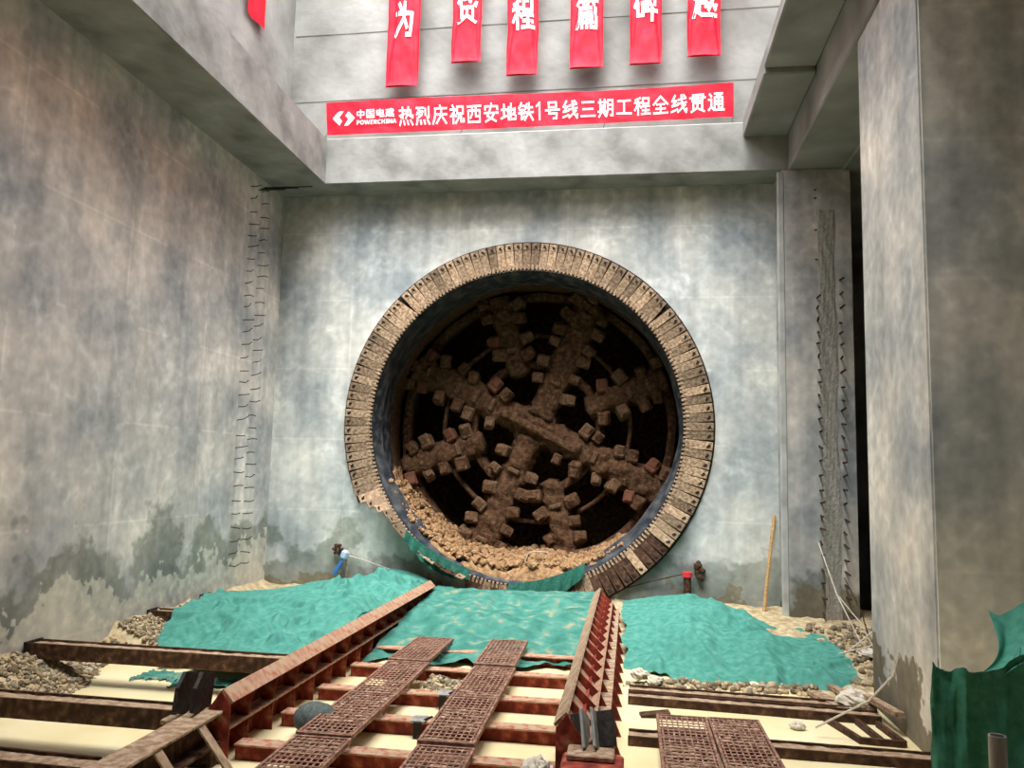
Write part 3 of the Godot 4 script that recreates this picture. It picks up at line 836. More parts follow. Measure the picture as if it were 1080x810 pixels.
		if k == 1:
			for sx in [-0.11, 0.15]:
				var mb := MB.new()
				mb.cbox(bs * Vector3(sx, 0.17, -0.02), Vector3(0.13 if sx < 0 else 0.17, 0.32, 0.03), 0.006, bs)
				part("wing_plate", mb.mesh(), M.black_steel, t)
		var mb2 := MB.new(); mb2.cbox(Vector3(0, 0.0, 0), Vector3(0.42, 0.05, 0.5), 0.01)
		part("base_plate", mb2.mesh(), M.dusty, t)
	# near support frame continuing the left girder
	var at2 := Vector3(-1.82, -4.0, 10.2)
	var fr := thing("support_frame", "brown steel support frame with diagonal braces continuing the left girder", "frame", at2)
	var mb3 := MB.new(); mb3.cbox(Vector3(0, 0.585, 0), Vector3(0.3, 0.03, 2.0), 0.006)
	part("top_flange", mb3.mesh(), M.dusty, fr)
	mb3 = MB.new(); mb3.box(Vector3(0, 0.44, 0), Vector3(0.03, 0.27, 2.0))
	part("web", mb3.mesh(), M.rust, fr)
	mb3 = MB.new(); mb3.cbox(Vector3(0, 0.30, 0), Vector3(0.3, 0.03, 2.0), 0.006)
	part("bottom_flange", mb3.mesh(), M.rust, fr)
	for z in [-0.55, 0.15, 0.8]:
		mb3 = MB.new(); mb3.bar(Vector3(0.12, 0.58, z), Vector3(0.62, 0.0, z + 0.02), 0.02, 0.11, Vector3.BACK)
		part("brace", mb3.mesh(), M.dusty, fr)
	for z in [-0.9, 0.9]:
		mb3 = MB.new(); mb3.box(Vector3(0, 0.1, z), Vector3(0.24, 0.42, 0.2))
		part("leg", mb3.mesh(), M.rust, fr)
	# red block under the right stop
	var rb := MB.new(); rb.cbox(Vector3(1.95, -3.78, 9.75), Vector3(0.55, 0.5, 0.9), 0.02)
	single("end_block", rb, M.red, "dirty red steel block below the right stop plates", "block", Vector3(1.95, -4.03, 9.75))

func grating(at: Vector3, w: float, l: float, turn: float, label: String, group: String, tilt := 0.0) -> void:
	var t := thing("walkway_grating", label, "grating", at, group)
	t.rotation = Vector3(tilt, turn, 0)
	var mb := MB.new()
	for s in [-1.0, 1.0]:
		mb.cbox(Vector3(s * (w * 0.5 - 0.015), 0, 0), Vector3(0.03, 0.05, l), 0.004)
		mb.cbox(Vector3(0, 0, s * (l * 0.5 - 0.015)), Vector3(w - 0.06, 0.05, 0.03), 0.004)
	part("frame", mb.mesh(), M.grate, t)
	for k in 3:
		mb = MB.new(); mb.box(Vector3(0, -0.012, lerpf(-l * 0.25, l * 0.25, k / 2.0)), Vector3(w - 0.06, 0.03, 0.04))
		part("cross_bar", mb.mesh(), M.grate, t)
	# expanded metal: two crossing sets of strands, each a little tilted
	mb = MB.new()
	var iw := w - 0.05; var il := l - 0.05
	var nx := int(iw / 0.056); var nz := int(il / 0.092)
	for i in nx:
		mb.box(Vector3(-iw * 0.5 + (i + 0.5) * iw / nx, 0.012, 0), Vector3(0.017, 0.006, il))
	for j in nz:
		mb.box(Vector3(0, 0.014, -il * 0.5 + (j + 0.5) * il / nz), Vector3(iw, 0.006, 0.03))
	var o := part("steel_mesh", mb.mesh(), M.grate, t)
	o.set_meta("kind", "stuff")
	# bays clogged with dried mud
	var cn := noise(int(absf(at.x * 31.0 + at.z * 57.0)), 4.0, 3)
	for bay in 4:
		if cn.get_noise_2d(bay * 7.3, at.z * 3.0) < 0.02: continue
		mb = MB.new()
		var z0 := lerpf(-il * 0.5, il * 0.5, bay / 4.0) + 0.03; var z1 := z0 + il * 0.25 - 0.05
		mb.grid(14, 12, func(u: float, q: float) -> Vector3:
			var x := (u - 0.5) * (iw - 0.04); var z := lerpf(z0, z1, q)
			return Vector3(x, 0.002 + 0.02 * cn.get_noise_2d(x * 2.0, z * 2.0 + at.z), z), Vector3.UP)
		part("caked_mud", mb.mesh(Vector3.ZERO, true), M.dusty, t)

func build_walkways() -> void:
	var ord := ["far end panel", "second panel", "third panel", "near end panel"]
	for k in 4:
		grating(Vector3(-0.755 + 0.02 * k, -3.665 + (0.02 if k % 2 == 0 else 0.0), 5.04 + 1.61 * k), 0.58, 1.58, 0.005 * (k - 1), "rusty mesh walkway panel, %s of the left walkway" % ord[k], "left mesh walkway", 0.012 if k % 2 else -0.006)
		grating(Vector3(0.43 + 0.035 * k, -3.665 + (0.025 if k % 2 == 0 else 0.0), 5.0 + 1.61 * k), 0.57, 1.58, 0.012, "rusty mesh walkway panel, %s of the right walkway" % ord[k], "right mesh walkway", -0.01 if k % 2 else 0.008)
	grating(Vector3(2.86, -3.765, 8.1), 0.57, 1.85, 0.0, "rusty mesh panel lying beside the right girder", "loose mesh panels on the right")
	grating(Vector3(3.45, -3.765, 8.08), 0.57, 1.85, 0.012, "reddish mesh panel, right one of the pair by the pillar", "loose mesh panels on the right")
	# clamps hanging on the cross beams
	for p in [[Vector3(0.0, -3.735, 8.07), "dark steel clamp gripping the third cross beam"], [Vector3(0.03, -3.735, 7.0), "dark steel clamp gripping the second cross beam"]]:
		var t := thing("beam_clamp", p[1], "clamp", p[0], "clamps on the cross beams")
		var mb := MB.new(); mb.cbox(Vector3(0, 0.01, -0.03), Vector3(0.16, 0.03, 0.2), 0.006)
		part("top_jaw", mb.mesh(), M.grey_steel, t)
		mb = MB.new(); mb.cbox(Vector3(0, -0.1, 0.07), Vector3(0.09, 0.22, 0.03), 0.006)
		part("shank", mb.mesh(), M.black_steel, t)
		mb = MB.new(); mb.tube([Vector3(0.06, 0.02, 0.03), Vector3(0.16, 0.07, 0.05)], 0.012, 6)
		part("screw", mb.mesh(), M.black_steel, t)

# ---------------------------------------------------------------- cloths
func poly_at(p: Array, s: float) -> Vector3:
	var f := s * (p.size() - 1)
	var i := clampi(int(f), 0, p.size() - 2)
	var a: Vector3 = p[i]; var b: Vector3 = p[i + 1]
	var a0: Vector3 = p[maxi(i - 1, 0)]; var b1: Vector3 = p[mini(i + 2, p.size() - 1)]
	return a.cubic_interpolate(b, a0, b1, f - i)

func cloth(called: String, label: String, back: Array, front: Array, sd: int, hump: float, fold: float, m: Material, over := [], bulge := 0.0) -> void:
	var n := noise(sd, 0.9, 4)
	var fo := noise(sd + 1, 1.0, 3, FastNoiseLite.TYPE_SIMPLEX_SMOOTH, true)
	var rag := noise(sd + 2, 1.4, 3)
	var fine := noise(sd + 3, 5.0, 3)
	var mb := MB.new()
	mb.grid(190, 150, func(s: float, t: float) -> Vector3:
		var a := poly_at(back, s); var b := poly_at(front, s)
		b.z += rag.get_noise_2d(s * 3.0, 3.0) * 0.4
		var p := a.lerp(b, t)
		var e := minf(minf(s, 1.0 - s) * 7.0, minf(t, 1.0 - t) * 7.0)
		e = clampf(e, 0.0, 1.0)
		p.x -= bulge * sin(t * PI) * pow(1.0 - s, 2.0)
		p.x += rag.get_noise_2d(t * 2.6, 9.0 + s) * 0.1 * (1.0 if s < 0.06 or s > 0.94 else 0.3)
		p.y += hump * sin(t * PI) * (0.8 + 0.5 * n.get_noise_2d(p.x * 0.8, p.z * 0.8)) + n.get_noise_2d(p.x * 0.75 + 4.0, p.z * 0.75) * 0.16 * e
		# long creases: warped ripples in two directions, strong only where the sheet is bunched
		var wx := p.x + 0.55 * n.get_noise_2d(p.z * 0.9, p.x * 0.9)
		var wz := p.z + 0.55 * n.get_noise_2d(p.x * 0.9 + 31.0, p.z * 0.9)
		var b1 := smoothstep(0.0, 0.35, n.get_noise_2d(p.x * 0.5 + 17.0, p.z * 0.45))
		var b2 := smoothstep(0.02, 0.4, n.get_noise_2d(p.x * 0.5 - 23.0, p.z * 0.5 + 9.0))
		var k1 := pow(0.5 + 0.5 * sin(wx * 8.0 + wz * 2.0 + 5.0 * fo.get_noise_2d(p.x * 0.3, p.z * 0.3)), 2.0)
		var k2 := pow(0.5 + 0.5 * sin(wz * 7.0 - wx * 4.0 + 4.0 * fo.get_noise_2d(p.x * 0.35 + 8.0, p.z * 0.35)), 2.0)
		p.y += fold * (k1 * (b1 + 0.6 * smoothstep(0.75, 1.0, t)) + k2 * b2) * (0.45 + 0.55 * e) * 0.5
		p.y += fine.get_noise_2d(p.x, p.z) * 0.006
		for h in over:
			if p.x > h[3] and p.x < h[4]: p.y = maxf(p.y, h[1] + 0.02 - 2.6 * maxf(0.0, absf(p.z - h[0]) - h[2]))
		p.y = maxf(p.y, -3.93 + 0.02 * fine.get_noise_2d(p.x, p.z))
		return p, Vector3.UP)
	single(called, mb, m, label, "tarpaulin", (poly_at(back, 0.5) + poly_at(front, 0.5)) * 0.5 - Vector3(0, 0.1, 0), "green tarpaulins on the floor banks", true)

func build_cloths() -> void:
	cloth("tarpaulin", "wrinkled green tarpaulin over the bank left of the left girder",
		[Vector3(-5.4, -3.40, 2.3), Vector3(-4.9, -3.5, 1.0), Vector3(-4.3, -3.42, 0.4), Vector3(-3.4, -3.28, 0.3), Vector3(-2.75, -3.10, 0.3), Vector3(-2.2, -3.16, 0.35), Vector3(-1.72, -3.32, 0.5)],
		[Vector3(-4.35, -3.8, 6.0), Vector3(-3.8, -3.75, 6.15), Vector3(-3.3, -3.66, 6.5), Vector3(-2.8, -3.6, 6.6), Vector3(-2.4, -3.58, 6.6), Vector3(-2.1, -3.55, 6.5), Vector3(-1.85, -3.62, 6.4)], 601, 0.14, 0.26, M.tarp_clean, [[4.2, -3.425, 0.15, -5.5, -3.4], [2.62, -3.41, 0.15, -5.6, -4.2]], 0.4)
	cloth("tarpaulin", "dirt stained green tarpaulin between the two red girders",
		[Vector3(-1.62, -3.38, 0.35), Vector3(-0.9, -3.42, 0.4), Vector3(-0.2, -3.40, 0.45), Vector3(0.6, -3.40, 0.45), Vector3(1.58, -3.36, 0.4)],
		[Vector3(-1.64, -3.86, 5.05), Vector3(-1.0, -3.86, 4.95), Vector3(-0.1, -3.82, 5.0), Vector3(0.8, -3.84, 4.8), Vector3(1.62, -3.84, 4.95)], 631, 0.10, 0.09, M.tarp)
	cloth("tarpaulin", "smooth green tarpaulin over the bank right of the right girder",
		[Vector3(2.1, -3.52, 0.4), Vector3(2.7, -3.42, 0.35), Vector3(3.3, -3.36, 0.35), Vector3(4.0, -3.46, 0.45), Vector3(4.6, -3.66, 0.7), Vector3(5.1, -3.78, 0.95), Vector3(5.65, -3.82, 1.2)],
		[Vector3(2.2, -3.9, 4.3), Vector3(2.75, -3.92, 4.9), Vector3(3.2, -3.93, 5.15), Vector3(3.9, -3.93, 4.8), Vector3(4.4, -3.93, 5.0), Vector3(4.9, -3.95, 5.2), Vector3(5.6, -3.93, 4.75)], 661, 0.20, 0.18, M.tarp_clean)
	# scraps of net in the water on the left
	for s in [[Vector3(-4.0, -3.885, 5.35), 0.35, 0.3, "small scrap of green net half sunk beside the gravel"], [Vector3(-2.95, -3.885, 5.55), 0.75, 0.3, "long scrap of green net floating in front of the left strut"]]:
		var at: Vector3 = s[0] + Vector3(0, 0, 1.05)
		var fn := noise(640, 2.0, 3)
		var mb := MB.new()
		mb.grid(30, 14, func(u: float, w: float) -> Vector3:
			var x: float = at.x + (u - 0.5) * 2.0 * s[1]
			var z: float = at.z + (w - 0.5) * 2.0 * s[2] * (0.6 + 0.8 * absf(fn.get_noise_2d(u * 3.0, 5.0)) ) + fn.get_noise_2d(u * 2.0, 1.0) * 0.15
			return Vector3(x, at.y + 0.05 * maxf(fn.get_noise_2d(x * 2.0, z * 4.0), -0.4), z), Vector3.UP)
		single("net_scrap", mb, M.tarp, s[3], "net", at, "green scraps in the water", true)
	# curtains tied to the lower edge of the portal
	var cur := [[224.0, 251.0, 0.34, "dark green net strip hanging in the lower left of the portal"], [266.0, 294.0, 0.42, "dark green net strip sagging across the bottom of the portal"]]
	for k in 2:
		var q: Array = cur[k]
		var mb := MB.new()
		mb.grid(60, 12, func(u: float, w: float) -> Vector3:
			var a: float = deg_to_rad(lerpf(q[0], q[1], u))
			var p := Vector3(cos(a), sin(a), 0) * (3.2 if k == 0 else 3.3) + Vector3(0, -0.02 + (0.2 * u if k == 1 else 0.0), 0.68 - 0.5 * u if k == 0 else 0.12)
			p.y -= w * q[2] * (0.6 + 0.4 * sin(u * PI))
			p.z += 0.05 * sin(u * 40.0 + w * 2.0) * w + 0.14 * w
			return p, Vector3.BACK)
		single("net_strip", mb, M.net_dark, q[3], "net", Vector3(cos(deg_to_rad((q[0] + q[1]) * 0.5)) * 3.3, -3.5, 0.1), "green net strips on the portal", true)
	# safety net near the camera, lower right
	var top := [Vector3(4.17, -2.14, 11.3), Vector3(4.22, -2.19, 11.3), Vector3(4.30, -2.212, 11.3), Vector3(4.35, -2.165, 11.32), Vector3(4.40, -2.20, 11.3), Vector3(4.51, -2.19, 11.3), Vector3(4.60, -2.17, 11.3), Vector3(4.73, -2.08, 11.3), Vector3(4.95, -2.0, 11.3), Vector3(5.3, -1.95, 11.35)]
	var nn := noise(671, 1.0, 3)
	var nt := thing("safety_net", "green safety net slung over posts in the lower right foreground", "net", Vector3(4.7, -3.9, 11.3))
	var mb4 := MB.new()
	mb4.grid(90, 60, func(u: float, w: float) -> Vector3:
		var p := poly_at(top, u)
		p.y = lerpf(p.y, -3.9, w)
		var f := 0.0
		for pk in [[0.0, 1.0], [0.333, 0.8], [0.62, 0.6]]: f += exp(-pow((u - pk[0]) / (0.05 + 0.25 * w), 2.0)) * pk[1]
		p.z += 0.05 * f * (1.0 - w * 0.5) + 0.035 * sin(u * 22.0 + 3.0 * w + 4.0 * nn.get_noise_2d(u * 3.0, w)) * (0.3 + w) + 0.06 * nn.get_noise_2d(u * 4.0, w * 3.0)
		p.x += -0.04 * w * (1.0 - u)
		return p, Vector3.BACK)
	part("front_sheet", mb4.mesh(nt.position, true), M.net, nt)
	var bt := [Vector3(4.73, -1.885, 10.8), Vector3(4.79, -1.915, 10.82), Vector3(4.86, -1.87, 10.85), Vector3(4.97, -1.80, 10.85), Vector3(5.2, -1.68, 10.9), Vector3(5.5, -1.6, 10.9)]
	mb4 = MB.new()
	mb4.grid(50, 40, func(u: float, w: float) -> Vector3:
		var p := poly_at(bt, u)
		var q := poly_at(top, lerpf(0.46, 1.0, u))
		q.y -= 0.05
		var r := p.lerp(q, w)
		r.y -= 0.05 * sin(w * PI) * (1.0 - u)
		r.x += 0.10 * sin(w * PI) * (1.0 - u)
		r.z += 0.03 * sin(u * 14.0 + w * 3.0) * sin(w * PI) - 0.1 * sin(w * PI) * u
		return r, Vector3.BACK)
	part("rear_sheet", mb4.mesh(nt.position, true), M.net, nt)
	for p in [Vector3(4.37, -2.2, 11.24), Vector3(4.28, -2.22, 11.2), Vector3(4.9, -1.93, 10.76)]:
		var k := MB.new(); k.tube([p, p + Vector3(0.02, -1.75, 0)], 0.008, 8)
		part("post", k.mesh(nt.position), M.rust, nt)
	var pp := thing("scaffold_pipe", "cut steel scaffold tube standing upright in front of the green net", "pipe", Vector3(3.34, -3.4, 14.3))
	mb4 = MB.new()
	for i in 20:
		var a0 := TAU * i / 20.0; var a1 := TAU * (i + 1) / 20.0
		var d0 := Vector3(cos(a0), 0, sin(a0)); var d1 := Vector3(cos(a1), 0, sin(a1))
		var b0 := Vector3(0, 0, 0); var tp := Vector3(0, 1.655, 0)
		mb4.quad_to(d0 * 0.024 + b0, d1 * 0.024 + b0, d1 * 0.024 + tp, d0 * 0.024 + tp, d0)
		mb4.quad_to(d0 * 0.019 + b0, d1 * 0.019 + b0, d1 * 0.019 + tp, d0 * 0.019 + tp, -d0)
		mb4.quad_to(d0 * 0.024 + tp, d1 * 0.024 + tp, d1 * 0.019 + tp, d0 * 0.019 + tp, Vector3.UP)
	part("tube", mb4.mesh(), M.pipe, pp)

# ---------------------------------------------------------------- banners
const GLYPH := {
	"热": [[6, 20, 44, 20], [26, 4, 26, 58, 16, 54], [5, 46, 45, 36], [52, 20, 82, 20, 82, 50, 94, 58, 95, 47], [66, 4, 64, 30, 48, 60], [54, 34, 70, 46], [14, 72, 6, 94], [34, 74, 38, 92], [58, 74, 64, 92], [80, 72, 94, 94]],
	"烈": [[6, 10, 54, 10], [28, 10, 8, 42], [18, 28, 48, 28, 40, 46, 12, 62], [22, 38, 32, 48], [66, 14, 66, 46], [88, 6, 88, 60, 78, 56], [14, 72, 6, 94], [34, 74, 38, 92], [58, 74, 64, 92], [80, 72, 94, 94]],
	"庆": [[50, 2, 56, 12], [16, 16, 94, 16], [18, 16, 16, 60, 4, 94], [28, 46, 94, 46], [60, 24, 58, 50, 28, 92], [60, 52, 92, 92]],
	"祝": [[20, 4, 28, 14], [6, 24, 42, 24, 8, 60], [26, 44, 26, 96], [30, 48, 44, 60], [52, 10, 90, 10, 90, 46, 52, 46, 52, 10], [62, 46, 60, 70, 42, 94], [78, 46, 78, 88, 96, 88, 96, 74]],
	"西": [[6, 12, 94, 12], [12, 34, 88, 34, 88, 92, 12, 92, 12, 34], [38, 12, 38, 52, 26, 70], [62, 12, 62, 64, 82, 64]],
	"安": [[50, 2, 52, 12], [10, 32, 10, 16, 90, 16, 90, 32], [6, 50, 94, 50], [46, 26, 24, 66, 80, 94], [70, 50, 54, 76, 14, 94]],
	"地": [[4, 36, 38, 36], [20, 8, 20, 74], [2, 82, 40, 68], [44, 48, 90, 30, 88, 62, 76, 60], [66, 6, 66, 72], [50, 22, 50, 88, 96, 88, 96, 70]],
	"铁": [[20, 4, 4, 30], [14, 20, 40, 20], [8, 40, 38, 40], [4, 58, 40, 58], [22, 40, 22, 90, 42, 76], [56, 10, 46, 34], [50, 28, 92, 28], [42, 54, 96, 54], [70, 6, 68, 56, 42, 94], [70, 56, 94, 94]],
	"1": [[34, 24, 54, 8, 54, 94]],
	"号": [[26, 8, 74, 8, 74, 34, 26, 34, 26, 8], [6, 48, 94, 48], [34, 48, 28, 66, 78, 66, 76, 92, 56, 92]],
	"线": [[26, 4, 8, 34, 32, 34, 8, 62, 40, 56], [4, 90, 40, 78], [46, 28, 92, 20], [42, 50, 94, 42], [64, 4, 72, 66, 94, 94, 97, 76], [88, 56, 44, 92], [78, 4, 88, 14]],
	"三": [[14, 14, 86, 14], [20, 50, 80, 50], [6, 88, 94, 88]],
	"期": [[4, 18, 52, 18], [14, 4, 14, 68], [42, 4, 42, 68], [14, 36, 42, 36], [14, 52, 42, 52], [2, 68, 54, 68], [20, 74, 6, 94], [36, 74, 48, 92], [62, 8, 62, 60, 52, 94], [62, 8, 92, 8, 92, 92, 80, 90], [62, 34, 92, 34], [62, 58, 92, 58]],
	"工": [[12, 16, 88, 16], [50, 16, 50, 84], [6, 84, 94, 84]],
	"程": [[36, 6, 8, 16], [4, 32, 44, 32], [24, 12, 24, 96], [24, 36, 4, 70], [26, 40, 44, 58], [54, 8, 90, 8, 90, 38, 54, 38, 54, 8], [50, 52, 94, 52], [52, 72, 92, 72], [72, 52, 72, 92], [46, 92, 98, 92]],
	"全": [[50, 4, 6, 46], [50, 4, 94, 46], [26, 46, 74, 46], [22, 68, 78, 68], [50, 46, 50, 92], [8, 92, 92, 92]],
	"贯": [[22, 8, 18, 38, 80, 38, 84, 8, 22, 8], [4, 23, 96, 23], [52, 8, 50, 38], [24, 50, 24, 82], [24, 50, 78, 50, 78, 82], [50, 58, 48, 76, 12, 96], [58, 82, 90, 96]],
	"通": [[40, 8, 86, 8, 68, 22], [54, 16, 66, 24], [40, 28, 40, 82], [40, 28, 88, 28, 88, 80, 78, 80], [40, 46, 88, 46], [40, 62, 88, 62], [64, 28, 64, 82], [10, 10, 20, 22], [4, 38, 20, 38, 20, 74, 4, 92], [18, 76, 36, 92, 98, 92]],
	"中": [[12, 26, 88, 26, 88, 64, 12, 64, 12, 26], [50, 4, 50, 96]],
	"国": [[8, 8, 92, 8, 92, 94, 8, 94, 8, 8], [26, 28, 74, 28], [30, 50, 70, 50], [24, 76, 76, 76], [50, 28, 50, 76], [60, 58, 68, 68]],
	"电": [[12, 20, 84, 20, 84, 66, 12, 66, 12, 20], [12, 43, 84, 43], [48, 4, 48, 88, 94, 88, 94, 74]],
	"建": [[44, 14, 86, 14, 86, 44, 44, 44], [36, 29, 98, 29], [44, 58, 88, 58], [38, 73, 96, 73], [64, 4, 64, 82], [6, 14, 30, 14, 14, 42, 28, 42, 20, 70, 4, 92], [8, 58, 34, 88, 98, 92]],
	"为": [[24, 10, 34, 24], [10, 34, 84, 34, 80, 90, 62, 90], [50, 6, 46, 46, 8, 92], [52, 54, 62, 70]],
	"贷": [[30, 2, 6, 30], [20, 18, 20, 44], [36, 22, 94, 14], [56, 2, 66, 30, 90, 42, 94, 32], [76, 2, 84, 10], [24, 50, 24, 80], [24, 50, 78, 50, 78, 80], [50, 58, 48, 76, 10, 96], [58, 80, 92, 96]],
	"篇": [[20, 2, 6, 20], [18, 10, 46, 10], [28, 12, 34, 22], [64, 2, 52, 20], [62, 10, 94, 10], [74, 12, 80, 22], [48, 24, 52, 30], [18, 34, 86, 34, 86, 50, 18, 50], [18, 34, 16, 70, 4, 96], [26, 62, 26, 96], [26, 62, 90, 62, 90, 96, 82, 96], [26, 78, 90, 78], [48, 62, 48, 96], [68, 62, 68, 96]],
	"碑": [[4, 12, 42, 12], [24, 12, 4, 54], [16, 46, 38, 46, 38, 82, 16, 82, 16, 46], [70, 2, 62, 12], [52, 14, 90, 14, 90, 50, 52, 50, 52, 14], [52, 32, 90, 32], [70, 14, 66, 50, 46, 66], [44, 70, 98, 70], [78, 56, 78, 98]],
	"越": [[8, 18, 40, 18], [4, 38, 44, 38], [24, 4, 24, 72], [26, 54, 42, 54], [12, 52, 10, 72, 2, 94], [10, 76, 36, 90, 98, 92], [54, 24, 94, 20], [54, 24, 52, 66, 64, 60], [70, 6, 76, 50, 94, 74, 97, 62], [90, 34, 66, 76], [82, 4, 90, 12]],
}

func strokes(mb: MB, glyph: String, put: Callable, weight: float) -> void:
	# put(Vector2 in 0..1 of the glyph cell, y down) -> point on the cloth
	var h := weight * 0.5
	for line in GLYPH[glyph]:
		for k in range(0, line.size() - 2, 2):
			var a := Vector2(line[k], line[k + 1]) * 0.01; var b := Vector2(line[k + 2], line[k + 3]) * 0.01
			var d := (b - a).normalized(); var s := Vector2(-d.y, d.x) * h
			a -= d * h * 0.8; b += d * h * 0.8
			var n := maxi(1, int(a.distance_to(b) / 0.2))
			for i in n:
				var p := a.lerp(b, float(i) / n); var q := a.lerp(b, float(i + 1) / n)
				mb.quad_to(put.call(p - s), put.call(q - s), put.call(q + s), put.call(p + s), Vector3.BACK)

func sheet_mesh(f: Callable, nu: int, nv: int, at: Vector3) -> ArrayMesh:
	var mb := MB.new(); mb.grid(nu, nv, f, Vector3.BACK)
	return mb.mesh(at, true)

func build_banners() -> void:
	# long banner
	var bl := Vector3(-4.44, 6.31, 0.66); var tl := Vector3(-4.50, 7.06, 0.66)
	var br := Vector3(4.31, 6.355, 0.66); var tr := Vector3(4.315, 7.095, 0.66)
	var wn := noise(701, 1.2, 3)
	var surf := func(u: float, w: float) -> Vector3:   # u along, w down from the top
		var p := tl.lerp(tr, u).lerp(bl.lerp(br, u), w)
		p.y += 0.025 * sin(u * PI * 2.0) * (1.0 - w) - 0.02 * sin(u * PI)
		p.z += 0.02 * wn.get_noise_2d(u * 9.0, w * 1.5) + 0.012 * sin(u * 60.0 + w * 5.0) * maxf(wn.get_noise_2d(u * 5.0, 7.0), 0.0)
		return p
	var at := Vector3(0, 6.3, 0.66)
	var t := thing("long_banner", "long red banner with white lettering stretched across the end wall", "banner", at)
	part("cloth", sheet_mesh(surf, 160, 10, at), M.banner, t)
	var L := 8.8; var H := 0.75
	var on := func(x: float, y: float) -> Vector3: return surf.call(x / L, y / H) + Vector3(0, 0, 0.008)
	var txt := "热烈庆祝西安地铁1号线三期工程全线贯通"
	var xs := 1.66
	var pitch := (8.66 - xs) / 18.5
	for k in txt.length():
		var g := txt[k]
		var mb := MB.new()
		var sc := Vector2(0.33, 0.43)
		var off := xs - (0.1 if g == "1" else 0.0)
		strokes(mb, g, func(p: Vector2) -> Vector3: return on.call(off + p.x * sc.x, 0.19 + p.y * sc.y), 0.105)
		part("character", mb.mesh(at), M.white, t)
		xs += pitch * (0.5 if g == "1" else 1.0)
	txt = "中国电建"
	for k in 4:
		var mb := MB.new()
		strokes(mb, txt[k], func(p: Vector2) -> Vector3: return on.call(0.69 + k * 0.222 + p.x * 0.195, 0.2 + p.y * 0.2), 0.12)
		part("small_character", mb.mesh(at), M.white, t)
	var tm := TextMesh.new()
	var sf := SystemFont.new(); sf.font_names = PackedStringArray(["Droid Sans"]); sf.font_weight = 700
	tm.font = sf; tm.text = "POWERCHINA"; tm.font_size = 32; tm.pixel_size = 0.0043; tm.depth = 0.004
	tm.horizontal_alignment = HORIZONTAL_ALIGNMENT_LEFT
	var tx := part("latin_lettering", tm, M.white, t)
	tx.transform = Transform3D(Basis(Vector3.BACK, 0.005), on.call(0.69, 0.505) - at + Vector3(0, 0, 0.02))
	# emblem: two interlocked rounded lozenge halves
	for sg in [1.0, -1.0]:
		var mb := MB.new()
		var poly := PackedVector2Array([Vector2(-0.255, 0.0), Vector2(-0.24, -0.025), Vector2(-0.11, -0.15), Vector2(-0.08, -0.165), Vector2(0.01, -0.165), Vector2(-0.10, -0.015), Vector2(-0.03, 0.06), Vector2(-0.10, 0.155), Vector2(-0.13, 0.135), Vector2(-0.24, 0.02)])
		var cut := PackedVector2Array()
		for p in poly: cut.append(Vector2((p.x - 0.012) * 0.94, p.y) * sg)
		var tri := Geometry2D.triangulate_polygon(cut)
		for k in range(0, tri.size(), 3):
			var q := []
			for i in 3: q.append(on.call(0.40 + cut[tri[k + i]].x, 0.385 + cut[tri[k + i]].y))
			if (q[2] - q[0]).cross(q[1] - q[0]).z < 0: mb.tri(q[0], q[2], q[1])
			else: mb.tri(q[0], q[1], q[2])
		part("emblem", mb.mesh(at), M.white, t)
	for u in [0.0, 0.35, 0.7, 1.0]:
		var mb := MB.new(); var p: Vector3 = surf.call(u, 1.0)
		mb.tube([p + Vector3(0, 0.02, 0.01), p + Vector3(-0.03, -0.05, 0.02), Vector3(p.x - 0.04, 6.19, 0.68)], 0.006, 5)
		part("tie", mb.mesh(at), M.black_steel, t)
	# hanging banners
	var hb := [[-3.26, -2.51, 7.53, "为", 8.69, -3.10, 0.47, "leftmost", 0.98], [-1.76, -1.10, 8.02, "贷", 8.95, -1.66, 0.46, "second from the left", 0.80], [-0.51, 0.18, 7.655, "程", 8.72, -0.40, 0.48, "third from the left", 0.80], [0.89, 1.61, 7.74, "篇", 8.645, 1.02, 0.48, "third from the right", 0.80], [2.18, 2.86, 7.76, "碑", 8.76, 2.27, 0.49, "second from the right", 0.82], [3.40, 4.09, 7.875, "越", 8.74, 3.53, 0.48, "rightmost", 0.86]]
	for b in hb:
		var x0: float = b[0]; var x1: float = b[1]; var yb: float = b[2]
		var o := Vector3((x0 + x1) * 0.5, yb, 0.3)
		var hgt := 11.6 - yb
		var g := thing("hanging_banner", "red vertical banner with white character, %s of the six" % b[7], "banner", o, "red vertical banners on the end wall")
		var sn := noise(710 + int(yb * 100.0), 1.0, 2)
		var f := func(u: float, w: float) -> Vector3:
			var x := lerpf(x0, x1, u); var s := absf(u - 0.5) * 2.0
			var y := yb + hgt * w
			var open := 0.94 - minf(w * hgt / 1.4, 1.0) * 0.42
			var z := 0.3 + 0.055 * (1.0 - smoothstep(open - 0.10, open + 0.06, s)) + 0.03 * smoothstep(0.9, 1.0, s)
			z += 0.02 * sn.get_noise_2d(u * 2.0, y * 1.2) + 0.03 * exp(-w * hgt * 9.0)
			return Vector3(x + 0.015 * sn.get_noise_2d(5.0, y), y + (0.012 * sin(u * 5.0) if w < 0.01 else 0.0), z)
		part("cloth", sheet_mesh(f, 26, 60, o), M.banner, g)
		var mb := MB.new()
		var gx: float = b[5]; var gs: float = b[6]; var gh: float = b[8] * 1.0
		var gb: float = b[4]
		strokes(mb, b[3], func(p: Vector2) -> Vector3:
			var x := gx + p.x * gs; var y := gb + (0.96 - p.y) * gh * 0.92
			return f.call((x - x0) / (x1 - x0), (y - yb) / hgt) + Vector3(0, 0, 0.016), 0.125)
		part("character", mb.mesh(o), M.white, g)
		mb = MB.new(); mb.tube([Vector3(x0, yb + 0.012, 0.33), Vector3(x1, yb + 0.02, 0.33)], 0.02, 8)
		part("hem_rod", mb.mesh(o), M.banner, g)
